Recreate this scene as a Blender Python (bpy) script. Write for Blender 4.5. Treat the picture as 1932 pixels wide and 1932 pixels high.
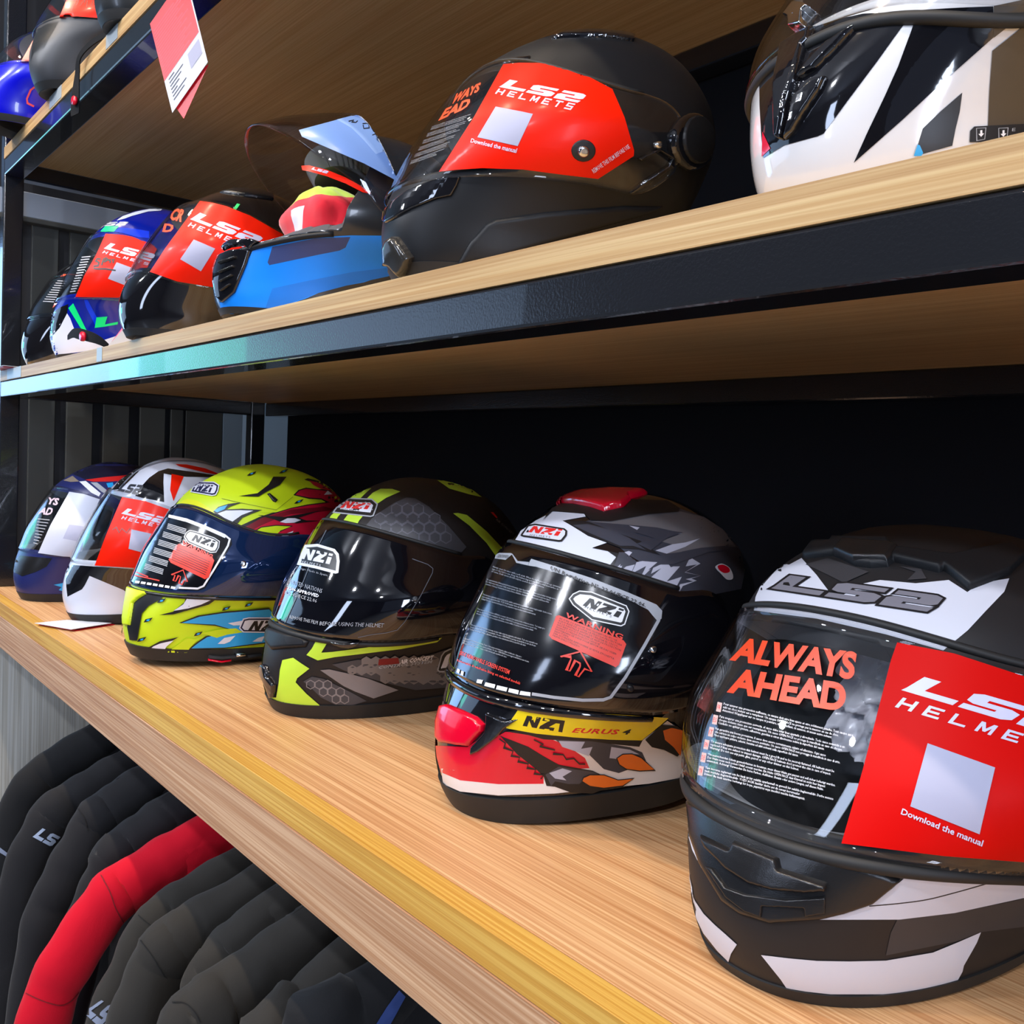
import bpy, bmesh, math, random
import numpy as np
from mathutils import Vector, Matrix
from mathutils.bvhtree import BVHTree
from mathutils.geometry import tessellate_polygon

# ------------------------------------------------------------------ camera, world, lights
for o in list(bpy.data.objects): bpy.data.objects.remove(o)
SC = bpy.context.scene
COL = SC.collection
FPX, CX = 1748.78, 966.0
RX = np.array([0.826811, 0.088056, 0.555541])   # replaced below by the exact axes
v1 = np.array([-480-CX, 812-CX, FPX]); v2 = np.array([3080-CX, 975-CX, FPX])
AX = -v1/np.linalg.norm(v1); AY = v2/np.linalg.norm(v2); AY = AY-AX*(AX@AY); AY /= np.linalg.norm(AY)
AZ = np.cross(AX, AY)
RW = np.array([AX, AY, AZ])                        # rows: world axes seen in camera axes (right, down, forward)
CAM = Vector((0.0, -0.46, 1.343))
def ray(px, py):
    d = RW @ np.array([px-CX, py-CX, FPX]); d /= np.linalg.norm(d)
    return Vector(d)
def on_plane(px, py, axis, val):
    d = ray(px, py); t = (val-CAM[axis])/d[axis]
    return CAM+d*t
def project(p):
    v = (np.array(p)-np.array(CAM)) @ RW
    return (v[0]/v[2]*FPX+CX, v[1]/v[2]*FPX+CX)
cd = bpy.data.cameras.new('camera'); cam = bpy.data.objects.new('camera', cd); COL.objects.link(cam)
r, u, b = RW @ np.array([1, 0, 0]), -(RW @ np.array([0, 1, 0])), -(RW @ np.array([0, 0, 1]))
cam.matrix_world = Matrix(((r[0], u[0], b[0], CAM.x), (r[1], u[1], b[1], CAM.y), (r[2], u[2], b[2], CAM.z), (0, 0, 0, 1)))
cd.sensor_width = 36; cd.sensor_height = 36; cd.sensor_fit = 'HORIZONTAL'; cd.lens = FPX/1932*36; cd.clip_start = 0.02
SC.camera = cam
SC.view_settings.view_transform = 'Standard'; SC.view_settings.look = 'None'
SC.view_settings.exposure = -0.3; SC.view_settings.gamma = 1.0; SC.view_settings.use_curve_mapping = False

world = bpy.data.worlds.new('shop_ambient'); SC.world = world; world.use_nodes = True
bg = world.node_tree.nodes['Background']; bg.inputs[0].default_value = (0.50, 0.62, 0.95, 1); bg.inputs[1].default_value = 0.22

def lamp(name, kind, loc, target, energy, color, **kw):
    l = bpy.data.lights.new(name, kind); o = bpy.data.objects.new(name, l); COL.objects.link(o)
    o.location = loc; d = Vector(target)-Vector(loc); o.rotation_euler = d.to_track_quat('-Z', 'Y').to_euler()
    l.energy = energy; l.color = color
    for k, v in kw.items(): setattr(l, k, v)
    return o
WARM = (1.0, 0.80, 0.58)
for sx, en in ((-3.3, 76), (-2.5, 74), (-1.7, 60), (-0.9, 50), (-0.1, 46), (0.6, 40)):             # track spots near the ceiling just in front of the shelves
    lamp('track_spot', 'SPOT', (sx, -0.62, 3.1), (sx-0.05, 0.0, 1.0), en, WARM, spot_size=1.5, spot_blend=0.6, shadow_soft_size=0.022)
lamp('window_daylight', 'AREA', (-7.2, -4.7, 1.9), (-1.5, 0.3, 1.3), 80, (0.45, 0.66, 1.0), shape='RECTANGLE', size=5.5, size_y=2.4)
lamp('entrance_daylight', 'AREA', (-8.7, -1.5, 1.8), (-1.5, 0.1, 1.4), 62, (0.32, 0.56, 1.0), shape='RECTANGLE', size=1.5, size_y=2.3)
lamp('shopfront_daylight', 'AREA', (-0.6, -4.6, 2.1), (-0.8, 0.3, 1.3), 48, (0.62, 0.74, 1.0), shape='RECTANGLE', size=0.5, size_y=2.0)
lamp('far_door_daylight', 'AREA', (4.5, -1.75, 1.8), (-0.6, 0.3, 1.3), 125, (0.70, 0.80, 1.0), shape='RECTANGLE', size=0.6, size_y=2.2)
for sx, sy in ((-3.2, -2.4), (-2.2, -1.9), (-1.0, -2.5), (0.3, -1.9), (1.4, -2.6)):     # added round fill lamps near the ceiling, brightening the helmet crowns
    lamp('ceiling_fill_light', 'AREA', (sx, sy, 3.2), (sx*.6-.3, 0.1, 1.2), 36, (0.86, 0.90, 1.0), shape='DISK', size=0.11)
lamp('green_glow_fill', 'AREA', (-6.6, -1.9, 2.0), (-2.0, 0.0, 1.45), 3.6, (0.05, 1.0, 0.62), shape='RECTANGLE', size=0.9, size_y=0.5)  # unseen lamp added to put a green reflection on the beam

# ------------------------------------------------------------------ materials
MATS = {}
def pm(name, col, rough=0.5, metal=0.0, coat=0.0, spec=None, noise=0.0, bump=0.0, bscale=200, sheen=0.0, flake=0.0, coat_rough=0.03):
    if name in MATS: return MATS[name]
    m = bpy.data.materials.new(name); m.use_nodes = True; nt = m.node_tree; bs = nt.nodes['Principled BSDF']
    c = tuple((x/255)**2.2 if max(col) > 1.001 else x for x in col)
    bs.inputs['Base Color'].default_value = (*c, 1); bs.inputs['Roughness'].default_value = rough
    bs.inputs['Metallic'].default_value = metal; bs.inputs['Coat Weight'].default_value = coat; bs.inputs['Coat Roughness'].default_value = coat_rough
    if spec is not None: bs.inputs['Specular IOR Level'].default_value = spec
    if sheen: bs.inputs['Sheen Weight'].default_value = sheen; bs.inputs['Sheen Roughness'].default_value = 0.5
    tc = nt.nodes.new('ShaderNodeTexCoord')
    if noise:
        n = nt.nodes.new('ShaderNodeTexNoise'); n.inputs['Scale'].default_value = 35; n.inputs['Detail'].default_value = 4
        nt.links.new(tc.outputs['Object'], n.inputs['Vector'])
        mp = nt.nodes.new('ShaderNodeMapRange'); mp.inputs[3].default_value = max(0, rough-noise); mp.inputs[4].default_value = min(1, rough+noise)
        nt.links.new(n.outputs[0], mp.inputs[0]); nt.links.new(mp.outputs[0], bs.inputs['Roughness'])
    if bump:
        n = nt.nodes.new('ShaderNodeTexNoise'); n.inputs['Scale'].default_value = bscale; n.inputs['Detail'].default_value = 3
        nt.links.new(tc.outputs['Object'], n.inputs['Vector'])
        bp = nt.nodes.new('ShaderNodeBump'); bp.inputs['Strength'].default_value = bump; bp.inputs['Distance'].default_value = 0.001
        nt.links.new(n.outputs[0], bp.inputs['Height']); nt.links.new(bp.outputs[0], bs.inputs['Normal'])
    MATS[name] = m; return m

def glass(name, tint=(0.9, 0.92, 0.95), ior=1.5, rough=0.02):
    if name in MATS: return MATS[name]
    m = bpy.data.materials.new(name); m.use_nodes = True; nt = m.node_tree; nt.nodes.clear()
    out = nt.nodes.new('ShaderNodeOutputMaterial'); mx = nt.nodes.new('ShaderNodeMixShader')
    tr = nt.nodes.new('ShaderNodeBsdfTransparent'); tr.inputs[0].default_value = (*tint, 1)
    gl = nt.nodes.new('ShaderNodeBsdfGlossy'); gl.inputs['Roughness'].default_value = rough
    fr = nt.nodes.new('ShaderNodeFresnel'); ge = nt.nodes.new('ShaderNodeNewGeometry')
    mi = nt.nodes.new('ShaderNodeMix'); mi.data_type = 'FLOAT'; mi.inputs[2].default_value = ior; mi.inputs[3].default_value = 1/ior   # same reflectance from both sides of the sheet
    nt.links.new(ge.outputs['Backfacing'], mi.inputs[0]); nt.links.new(mi.outputs[0], fr.inputs[0])
    nt.links.new(fr.outputs[0], mx.inputs[0]); nt.links.new(tr.outputs[0], mx.inputs[1]); nt.links.new(gl.outputs[0], mx.inputs[2])
    nt.links.new(mx.outputs[0], out.inputs[0]); MATS[name] = m; return m

def wood(name, c1, c2, c3, grain=(0.8, 70, 70), fine=(3.0, 420, 420), rough=0.45, axis=0):
    m = bpy.data.materials.new(name); m.use_nodes = True; nt = m.node_tree; bs = nt.nodes['Principled BSDF']
    tc = nt.nodes.new('ShaderNodeTexCoord')
    def nz(sc, det, dist):
        mp = nt.nodes.new('ShaderNodeMapping'); s = list(sc)
        if axis == 1: s = [s[1], s[0], s[2]]
        if axis == 2: s = [s[1], s[2], s[0]]
        mp.inputs['Scale'].default_value = s
        n = nt.nodes.new('ShaderNodeTexNoise'); n.inputs['Scale'].default_value = 1; n.inputs['Detail'].default_value = det; n.inputs['Distortion'].default_value = dist
        nt.links.new(tc.outputs['Object'], mp.inputs[0]); nt.links.new(mp.outputs[0], n.inputs['Vector']); return n
    a = nz(grain, 3, 0.6); f = nz(fine, 2, 0.2)
    ra = nt.nodes.new('ShaderNodeValToRGB'); ra.color_ramp.elements[0].position = 0.36; ra.color_ramp.elements[1].position = 0.66
    lin = lambda c: tuple((x/255)**2.2 for x in c)+(1,)
    ra.color_ramp.elements[0].color = lin(c1); ra.color_ramp.elements[1].color = lin(c2)
    rf = nt.nodes.new('ShaderNodeValToRGB'); rf.color_ramp.elements[0].position = 0.40; rf.color_ramp.elements[1].position = 0.60
    rf.color_ramp.elements[0].color = lin(c3); rf.color_ramp.elements[1].color = (1, 1, 1, 1)
    mx = nt.nodes.new('ShaderNodeMix'); mx.data_type = 'RGBA'; mx.blend_type = 'MULTIPLY'; mx.inputs[0].default_value = 0.75
    nt.links.new(a.outputs[0], ra.inputs[0]); nt.links.new(f.outputs[0], rf.inputs[0])
    nt.links.new(ra.outputs[0], mx.inputs[6]); nt.links.new(rf.outputs[0], mx.inputs[7]); nt.links.new(mx.outputs[2], bs.inputs['Base Color'])
    bs.inputs['Roughness'].default_value = rough
    bp = nt.nodes.new('ShaderNodeBump'); bp.inputs['Strength'].default_value = 0.25; bp.inputs['Distance'].default_value = 0.0006
    nt.links.new(f.outputs[0], bp.inputs['Height']); nt.links.new(bp.outputs[0], bs.inputs['Normal'])
    MATS[name] = m; return m

OAK = wood('oak_laminate', (206, 158, 112), (228, 186, 138), (210, 182, 152))
OAKF = wood('oak_front_laminate', (186, 146, 112), (210, 172, 136), (205, 176, 148))
OAKB = wood('oak_edge_band', (204, 158, 74), (218, 176, 90), (222, 198, 150))
OAKS = wood('pale_shelf_laminate', (206, 170, 120), (220, 188, 138), (238, 222, 200))
OAKE = wood('shelf_laminate_dimmed', (170, 138, 92), (196, 166, 116), (222, 200, 168))  # edge copy of the shelf laminate, darkened to dim the lamplight on it
GREYW = wood('grey_panel_laminate', (176, 176, 172), (204, 204, 198), (215, 210, 200), axis=2)
BLK = pm('black_gloss_paint', (0.012, 0.013, 0.016), 0.12, coat=0.5, bump=0.22, bscale=420)
BLKM = pm('black_board', (0.012, 0.013, 0.017), 0.55)

# ------------------------------------------------------------------ object helpers
def obj(name, mesh, parent=None, **props):
    o = bpy.data.objects.new(name, mesh); COL.objects.link(o)
    if parent: o.parent = parent
    for k, v in props.items(): o[k] = v
    return o
def thing(name, label, cat, loc=(0, 0, 0), rz=0, group=None):
    o = bpy.data.objects.new(name, None); COL.objects.link(o); o.location = loc; o.rotation_euler = (0, 0, rz)
    o['label'] = label; o['category'] = cat; o.empty_display_size = 0.05
    if group: o['group'] = group
    return o
class MB:                                             # collects geometry for one mesh
    def __init__(s): s.v = []; s.f = []; s.m = []; s.mats = []; s.sm = []
    def mat(s, m):
        if m not in s.mats: s.mats.append(m)
        return s.mats.index(m)
    def add(s, V, F, m, smooth=True):
        o = len(s.v); k = s.mat(m); s.v += [tuple(p) for p in V]
        for f in F: s.f.append(tuple(i+o for i in f)); s.m.append(k); s.sm.append(smooth)
    def box(s, x0, x1, y0, y1, z0, z1, m, bev=0.0):
        bm = bmesh.new(); bmesh.ops.create_cube(bm, size=1)
        for v in bm.verts: v.co = Vector(((x0+x1)/2+v.co.x*(x1-x0), (y0+y1)/2+v.co.y*(y1-y0), (z0+z1)/2+v.co.z*(z1-z0)))
        if bev: bmesh.ops.bevel(bm, geom=bm.edges[:], offset=bev, segments=2, affect='EDGES', profile=0.5)
        bm.verts.index_update(); s.add([v.co for v in bm.verts], [[v.index for v in f.verts] for f in bm.faces], m, False); bm.free()
    def tube(s, pts, r, m, n=8, flat=1.0, cap=True):
        pts = [Vector(p) for p in pts]; V = []; F = []; up = Vector((0, 0, 1))
        for i, p in enumerate(pts):
            t = (pts[min(i+1, len(pts)-1)]-pts[max(i-1, 0)]).normalized()
            a = t.cross(up)
            if a.length < 1e-3: a = t.cross(Vector((1, 0, 0)))
            a.normalize(); b2 = a.cross(t).normalized(); up = b2
            rr = r[i] if isinstance(r, (list, tuple)) else r
            for k in range(n): th = 2*math.pi*k/n; V.append(p+a*math.cos(th)*rr+b2*math.sin(th)*rr*flat)
        for i in range(len(pts)-1):
            for k in range(n): F.append((i*n+k, i*n+(k+1) % n, (i+1)*n+(k+1) % n, (i+1)*n+k))
        if cap: F.append(tuple(range(n))[::-1]); F.append(tuple(range((len(pts)-1)*n, len(pts)*n)))
        s.add(V, F, m)
    def build(s, name, parent=None, **props):
        me = bpy.data.meshes.new(name); me.from_pydata(s.v, [], s.f)
        for m in s.mats: me.materials.append(m)
        me.polygons.foreach_set('material_index', s.m); me.polygons.foreach_set('use_smooth', s.sm); me.update()
        return obj(name, me, parent, **props)

def smooth_poly(P, n=6, closed=True):
    P = np.array(P, float); N = len(P); out = []
    rng = range(N if closed else N-1)
    for i in rng:
        p0, p1, p2, p3 = (P[(i-1) % N], P[i], P[(i+1) % N], P[(i+2) % N]) if closed else (P[max(i-1, 0)], P[i], P[i+1], P[min(i+2, N-1)])
        for k in range(n):
            t = k/n; out.append(.5*((2*p1)+(-p0+p2)*t+(2*p0-5*p1+4*p2-p3)*t*t+(-p0+3*p1-3*p2+p3)*t**3))
    if not closed: out.append(P[-1])
    return np.array(out)

def grid_cut(polys, step):
    """2D polygons (list of list of xy) -> verts, faces cut along a square grid."""
    bm = bmesh.new()
    for P in polys:
        vs = [Vector((p[0], p[1], 0)) for p in P]
        tri = tessellate_polygon([vs]); bv = [bm.verts.new(v) for v in vs]
        for t in tri:
            try: bm.faces.new([bv[i] for i in t])
            except ValueError: pass
    return _cut(bm, step)
def _cut(bm, step):
    xs = [v.co.x for v in bm.verts]; ys = [v.co.y for v in bm.verts]
    if not xs: return [], []
    for ax, lo, hi in ((0, min(xs), max(xs)), (1, min(ys), max(ys))):
        k = math.floor(lo/step)+1
        while k*step < hi-1e-6:
            co = Vector((0, 0, 0)); no = Vector((0, 0, 0)); co[ax] = k*step; no[ax] = 1
            bmesh.ops.bisect_plane(bm, geom=bm.verts[:]+bm.edges[:]+bm.faces[:], plane_co=co, plane_no=no, dist=1e-5); k += 1
    bm.verts.index_update()
    V = [(v.co.x, v.co.y) for v in bm.verts]; F = [[v.index for v in f.verts] for f in bm.faces]; bm.free(); return V, F

TXT = {}
def text_mesh(body, bold=0.0, shear=0.0, spacing=1.0, res=3, align='LEFT', line=1.0):
    key = (body, bold, shear, spacing, res, align, line)
    if key in TXT: return TXT[key]
    c = bpy.data.curves.new('t', 'FONT'); c.body = body; c.size = 1; c.resolution_u = res; c.offset = bold; c.shear = shear; c.space_character = spacing
    c.align_x = align; c.space_line = line
    o = bpy.data.objects.new('t', c); COL.objects.link(o); bpy.context.view_layer.update()
    me = bpy.data.meshes.new_from_object(o.evaluated_get(bpy.context.evaluated_depsgraph_get()))
    V = np.array([v.co[:2] for v in me.vertices]); F = [tuple(p.vertices) for p in me.polygons]
    bpy.data.objects.remove(o); bpy.data.curves.remove(c); bpy.data.meshes.remove(me)
    V = (V-V.min(0))/(V.max(0)-V.min(0)); V[:, 1] = 1-V[:, 1]
    TXT[key] = (V, F); return TXT[key]
def quad_map(V, Q):
    """unit square (0,0 top-left .. 1,1 bottom-right) to quad TL,TR,BR,BL"""
    Q = np.array(Q, float); u = V[:, :1]; w = V[:, 1:2]
    return Q[0]*(1-u)*(1-w)+Q[1]*u*(1-w)+Q[2]*u*w+Q[3]*(1-u)*w
def mesh_cut(V, F, step):    # triangles first, so that concave letters survive the cuts
    bm = bmesh.new(); bv = [bm.verts.new((p[0], p[1], 0)) for p in V]
    for f in F:
        try: bm.faces.new([bv[i] for i in f])
        except ValueError: pass
    bmesh.ops.triangulate(bm, faces=bm.faces[:])
    return _cut(bm, step)

BLOCK = {'H': [(0, 0), (.22, 0), (.22, .4), (.78, .4), (.78, 0), (1, 0), (1, 1), (.78, 1), (.78, .6), (.22, .6), (.22, 1), (0, 1)],
 'E': [(0, 0), (1, 0), (1, .2), (.22, .2), (.22, .4), (.85, .4), (.85, .6), (.22, .6), (.22, .8), (1, .8), (1, 1), (0, 1)],
 'L': [(0, 0), (.22, 0), (.22, .8), (1, .8), (1, 1), (0, 1)], 'T': [(0, 0), (1, 0), (1, .2), (.61, .2), (.61, 1), (.39, 1), (.39, .2), (0, .2)],
 'M': [(0, 1), (0, 0), (.25, 0), (.5, .55), (.75, 0), (1, 0), (1, 1), (.8, 1), (.8, .4), (.58, .85), (.42, .85), (.2, .4), (.2, 1)],
 'S': [(0, 0), (1, 0), (1, .2), (.22, .2), (.22, .4), (1, .4), (1, 1), (0, 1), (0, .8), (.78, .8), (.78, .6), (0, .6)]}
HELMETS = []
for i_, c_ in enumerate('HELMETS'): HELMETS.append([((i_+x*.62+.12*(1-y))/6.75, y) for x, y in BLOCK[c_]])
# logo letterforms as polygons in a unit box (x right, y down)
LS2 = [[(.06, 0), (.16, 0), (.10, .70), (.30, .70), (.28, 1), (-.02, 1), (0, .8)],
       [(.42, 0), (.68, 0), (.66, .25), (.46, .25), (.45, .38), (.60, .38), (.65, .5), (.62, .88), (.56, 1), (.31, 1), (.33, .72), (.51, .72), (.52, .62), (.38, .62), (.34, .52), (.36, .12)],
       [(.74, 0), (.98, 0), (1.02, .12), (1.0, .5), (.96, .62), (.79, .62), (.78, .74), (.98, .74), (.95, 1), (.65, 1), (.68, .5), (.72, .38), (.88, .38), (.89, .25), (.72, .25)]]
NZI = [[(.02, 1), (.10, .05), (.22, .05), (.30, .58), (.34, .05), (.45, .05), (.37, 1), (.25, 1), (.17, .46), (.13, 1)],
       [(.50, .05), (.86, .05), (.84, .28), (.66, .74), (.80, .74), (.78, 1), (.42, 1), (.44, .76), (.62, .30), (.48, .30)],
       [(.90, .38), (1.04, .38), (1.0, 1), (.86, 1)], [(.92, .05), (1.06, .05), (1.05, .25), (.91, .25)]]

# ------------------------------------------------------------------ helmets
PROF0 = np.array([[0.0, 0.1594, 0.1007, 0.081], [0.02, 0.1694, 0.1086, 0.0873], [0.045, 0.1734, 0.1159, 0.0932], [0.075, 0.1676, 0.1233, 0.1081],
 [0.105, 0.1529, 0.1303, 0.1317], [0.135, 0.1392, 0.1418, 0.1401], [0.165, 0.1224, 0.1538, 0.1324], [0.192, 0.1052, 0.1524, 0.1241], [0.216, 0.0866, 0.1358, 0.115],
 [0.236, 0.0599, 0.1147, 0.0983], [0.251, 0.0329, 0.0884, 0.0737], [0.261, 0.0071, 0.0571, 0.044], [0.265, -0.018, 0.018, 0.0]])
EX = 2.283
def meridian(P, n=6):
    out = []; m = len(P)
    for i in range(m-1):
        p0 = P[i-1] if i > 0 else 2*P[0]-P[1]; p1 = P[i]; p2 = P[i+1]
        p3 = P[i+2] if i+2 < m else np.array([p1[0], *(2*p2[1:]-p1[1:])])
        for k in range(n):
            t = k/n; out.append(.5*((2*p1)+(-p0+p2)*t+(2*p0-5*p1+4*p2-p3)*t*t+(-p0+3*p1-3*p2+p3)*t**3))
    out.append(P[-1]); return np.array(out)

class Helmet:
    def __init__(s, name, label, pos, frame, prof=None, nphi=144, group=None):
        x, y, z, yaw, sc, sz, pt = pos; s.frame = frame
        s.P = (PROF0 if prof is None else prof)*np.array([sc*sz, sc, sc, sc]); s.H = s.P[-1, 0]
        s.L = meridian(s.P); s.pt = pt; s.nphi = nphi
        s.root = thing(name, label, 'helmet', (x, y, z), yaw, group)
        s.M = Matrix.Translation((x, y, z)) @ Matrix.Rotation(yaw, 4, 'Z'); s.Mi = s.M.inverted(); s.camL = s.Mi @ CAM
        cp, sp = math.cos(pt), math.sin(pt)
        s.lift = -min(s.base(ph, 0)[1]*sp+s.base(ph, 0)[2]*cp for ph in np.linspace(0, 6.28, 40)); s.cp, s.sp = cp, sp
        s.bvhs = {}; s.k = 0; s.shellmb = MB(); s.cpx = project(s.M @ Vector((0.0, 0, s.H*0.55)))
        s.film = None
    def base(s, ph, z):
        fr, bk, w = [np.interp(z, s.L[:, 0], s.L[:, i]) for i in (1, 2, 3)]
        y0 = max(0, (bk-fr)/2); c, n = math.cos(ph), math.sin(ph)
        a = math.copysign(abs(c)**(2/EX), c); b = math.copysign(abs(n)**(2/EX), n)
        return (w*b, (-(fr+y0)*a if a > 0 else -(bk-y0)*a)+y0, z)
    def tilt(s, p): return Vector((p[0], p[1]*s.cp-p[2]*s.sp, p[1]*s.sp+p[2]*s.cp+s.lift))
    def untilt(s, p): q = p[2]-s.lift; return (p[0], p[1]*s.cp+q*s.sp, -p[1]*s.sp+q*s.cp)
    def at(s, ph, z, off=0.0):
        z = max(0.0, min(s.H*0.9999, z)); p = np.array(s.base(ph, z))
        if off:
            e = 0.01; du = np.array(s.base(ph+e, z))-np.array(s.base(ph-e, z)); zz = min(z+.002, s.H); dz = np.array(s.base(ph, zz))-np.array(s.base(ph, max(0, zz-.004)))
            n = np.cross(du, dz); l = np.linalg.norm(n)
            if l > 1e-12: p = p+n/l*off
        return s.tilt(p)
    def grid(s, off=0.0, zs=None, n=None):
        n = n or s.nphi; V = []; F = []
        rows = s.L[:, 0] if zs is None else zs
        top = zs is None
        for i, z in enumerate(rows[:-1] if top else rows):
            for k in range(n): V.append(s.at(2*math.pi*k/n, z, off))
        m = len(rows)-1 if top else len(rows)
        for i in range(m-1):
            for k in range(n): F.append((i*n+k, i*n+(k+1) % n, (i+1)*n+(k+1) % n, (i+1)*n+k))
        if top:
            y0 = (s.P[-1, 2]-s.P[-1, 1])/2; V.append(s.tilt((0, y0, s.H+off)))
            for k in range(n): F.append(((m-1)*n+k, (m-1)*n+(k+1) % n, len(V)-1))
        return V, F
    def bvh(s, off=0.0):
        off = round(off, 4)
        if off not in s.bvhs: V, F = s.grid(off); s.bvhs[off] = BVHTree.FromPolygons(V, F)
        return s.bvhs[off]
    def px(s, p):
        return (s.frame[0]+p[0]/s.frame[2], s.frame[1]+p[1]/s.frame[2])
    def hit(s, x, y, tree=None, off=0.0, lift=0.0):
        """full-frame px -> local point on a surface, nudged towards the helmet if it misses"""
        tree = tree or s.bvh(off); t = 0.0
        while t < 1.0:
            qx = x+(s.cpx[0]-x)*t; qy = y+(s.cpx[1]-y)*t
            d = (s.Mi.to_3x3() @ ray(qx, qy)).normalized(); h = tree.ray_cast(s.camL, d)
            if h[0] is not None:
                n = h[1]
                if n.dot(d) > 0: n = -n
                return h[0]+n*lift, n, t == 0.0
            t += 0.01
        return Vector((0, 0, 0)), Vector((0, 0, 1)), False
    def phz(s, p):
        x, y, z = s.untilt(p); fr, bk, w = [np.interp(z, s.L[:, 0], s.L[:, i]) for i in (1, 2, 3)]; y0 = max(0, (bk-fr)/2)
        a = -(y-y0)/((fr+y0) if y < y0 else (bk-y0)); b = x/max(w, 1e-6)
        return math.atan2(math.copysign(abs(b)**(EX/2), b), math.copysign(abs(a)**(EX/2), a)), z
    # ---- painted patches traced on the visible side, mirrored to the other side
    def _put(s, mb, V2, F, m, tree, lift, mirror, off=0.0):
        V = []; 
        for x, y in V2: V.append(s.hit(x, y, tree, off, lift)[0])
        mb.add(V, [f[::-1] for f in F], m)
        if mirror:
            MV = [Vector((-v[0], v[1], v[2])) for v in V]
            G = [f for f in F if all(V[i][0] > 0 for i in f) and (MV[f[1]]-MV[f[0]]).cross(MV[f[2]]-MV[f[0]]).dot(s.camL-MV[f[0]])*s.mside(MV, f) < 0]
            if G: mb.add(MV, G, m)
    def mside(s, MV, f):                            # +1 when the face winding already points outwards
        n = (MV[f[1]]-MV[f[0]]).cross(MV[f[2]]-MV[f[0]]); return 1 if n.dot(MV[f[0]]-Vector((0, 0, s.H*.45))) > 0 else -1
    def patch(s, P, m, smooth=False, mirror=True, tree=None, lift=None, mb=None, step=None, n=5, fullpx=False):
        if isinstance(P, str): P = [tuple(float(q) for q in t.split(',')) for t in P.split()]
        if smooth: P = smooth_poly(P, n)
        P = [p if fullpx else s.px(p) for p in P]
        s.k += 1; lift = lift if lift is not None else 0.00025+0.00006*s.k
        V2, F = grid_cut([P], step or s.step)
        s._put(mb or s.shellmb, V2, F, m, tree, lift, mirror)
    def text(s, body, Q, m, tree=None, lift=None, mb=None, mirror=False, bold=0.0, shear=0.0, spacing=1.0, res=2, step=None, align='LEFT', line=1.0, polys=None):
        if isinstance(Q, str): Q = [tuple(float(q) for q in t.split(',')) for t in Q.split()]
        Q = [s.px(q) for q in Q]; s.k += 1; lift = lift if lift is not None else 0.00025+0.00006*s.k
        if polys:
            V = []; F = []
            for P in polys:
                o = len(V); vs = [Vector((p[0], p[1], 0)) for p in P]; V += P
                F += [tuple(i+o for i in t) for t in tessellate_polygon([vs])]
            V = np.array(V, float)
        else: V, F = text_mesh(body, bold, shear, spacing, res, align, line)
        V2, F = mesh_cut(quad_map(V, Q), F, step or s.step*2)
        s._put(mb or s.shellmb, V2, F, m, tree, lift, mirror)
    def plate(s, name, P, m, h=0.004, bev=8, smooth=False, tree=None, mirror=False, step=None, label=None, base=-0.001, parent=None, fullpx=False):
        """raised piece with rounded shoulders standing on the shell"""
        if isinstance(P, str): P = [tuple(float(q) for q in t.split(',')) for t in P.split()]
        if smooth: P = smooth_poly(P, 5)
        P = np.array([p if fullpx else s.px(p) for p in P]); bev = bev/(1 if fullpx else s.frame[2])
        V2, F = grid_cut([P], step or max(bev*.22, 1.2)); V2 = np.array(V2)
        A = P; Bd = np.roll(P, -1, 0)-P
        V = []
        for q in V2:
            t = np.clip(((q-A)*Bd).sum(1)/((Bd**2).sum(1)+1e-9), 0, 1); d = np.sqrt(((q-A-Bd*t[:, None])**2).sum(1)).min()
            k = min(1.0, d/bev); V.append(s.hit(q[0], q[1], tree, 0.0, base+(h-base)*math.sqrt(k*(2-k)))[0])
        pr = {'label': label} if label else {}
        if mirror:
            mb = MB(); mb.add([(-v[0], v[1], v[2]) for v in V], F, m); mb.build(name, parent or s.root, **pr)
        mb = MB(); mb.add(V, [f[::-1] for f in F], m)
        return mb.build(name, parent or s.root, **pr)
    # ---- visor band from traced edges
    def visor_curves(s, lower, upper, off=0.004):
        res = []
        for S in (lower, upper):
            if isinstance(S, str): S = [s.px(tuple(float(q) for q in t.split(','))) for t in S.split()]
            A = []; B = []
            for p in S:
                h, n, ok = s.hit(p[0], p[1], None, off)
                if ok: ph, z = s.phz(h); A.append([1, ph**2, ph**4]); B.append(z)
            A = np.array(A); B = np.array(B); reg = np.diag([1e-6, 2e-3, 2e-2])
            res.append(np.linalg.solve(A.T@A+reg, A.T@B))
        s.cl, s.cu = res
    def zl(s, ph): ph = min(abs(ph), 1.5); return s.cl[0]+s.cl[1]*ph**2+s.cl[2]*ph**4
    def zu(s, ph): ph = min(abs(ph), 1.5); return s.cu[0]+s.cu[1]*ph**2+s.cu[2]*ph**4
    def visor(s, m, off=0.004, pm=1.75, thick=0.0022, name='visor', label=None):
        n, k = 84, 20; V = []; F = []
        for i in range(n+1):
            u = -1+2*i/n; ph = u*pm; lo, hi = s.zl(ph), s.zu(ph); mid = lo+(hi-lo)*.5
            tp = 1-max(0, (abs(u)-.84)/.16)**2.2*.6
            for j in range(k+1):
                w = j/k; z = mid+((lo+(hi-lo)*w)-mid)*tp; V.append(s.at(ph, z, off))
        for i in range(n):
            for j in range(k): a = i*(k+1)+j; F.append((a, a+k+1, a+k+2, a+1))
        s.vtree = BVHTree.FromPolygons(V, F)
        mb = MB(); mb.add(V, F, m); o = mb.build(name, s.root, **({'label': label} if label else {}))
        sd = o.modifiers.new('thick', 'SOLIDIFY'); sd.thickness = thick; sd.offset = -1
        s.visor_obj = o; return o
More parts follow.
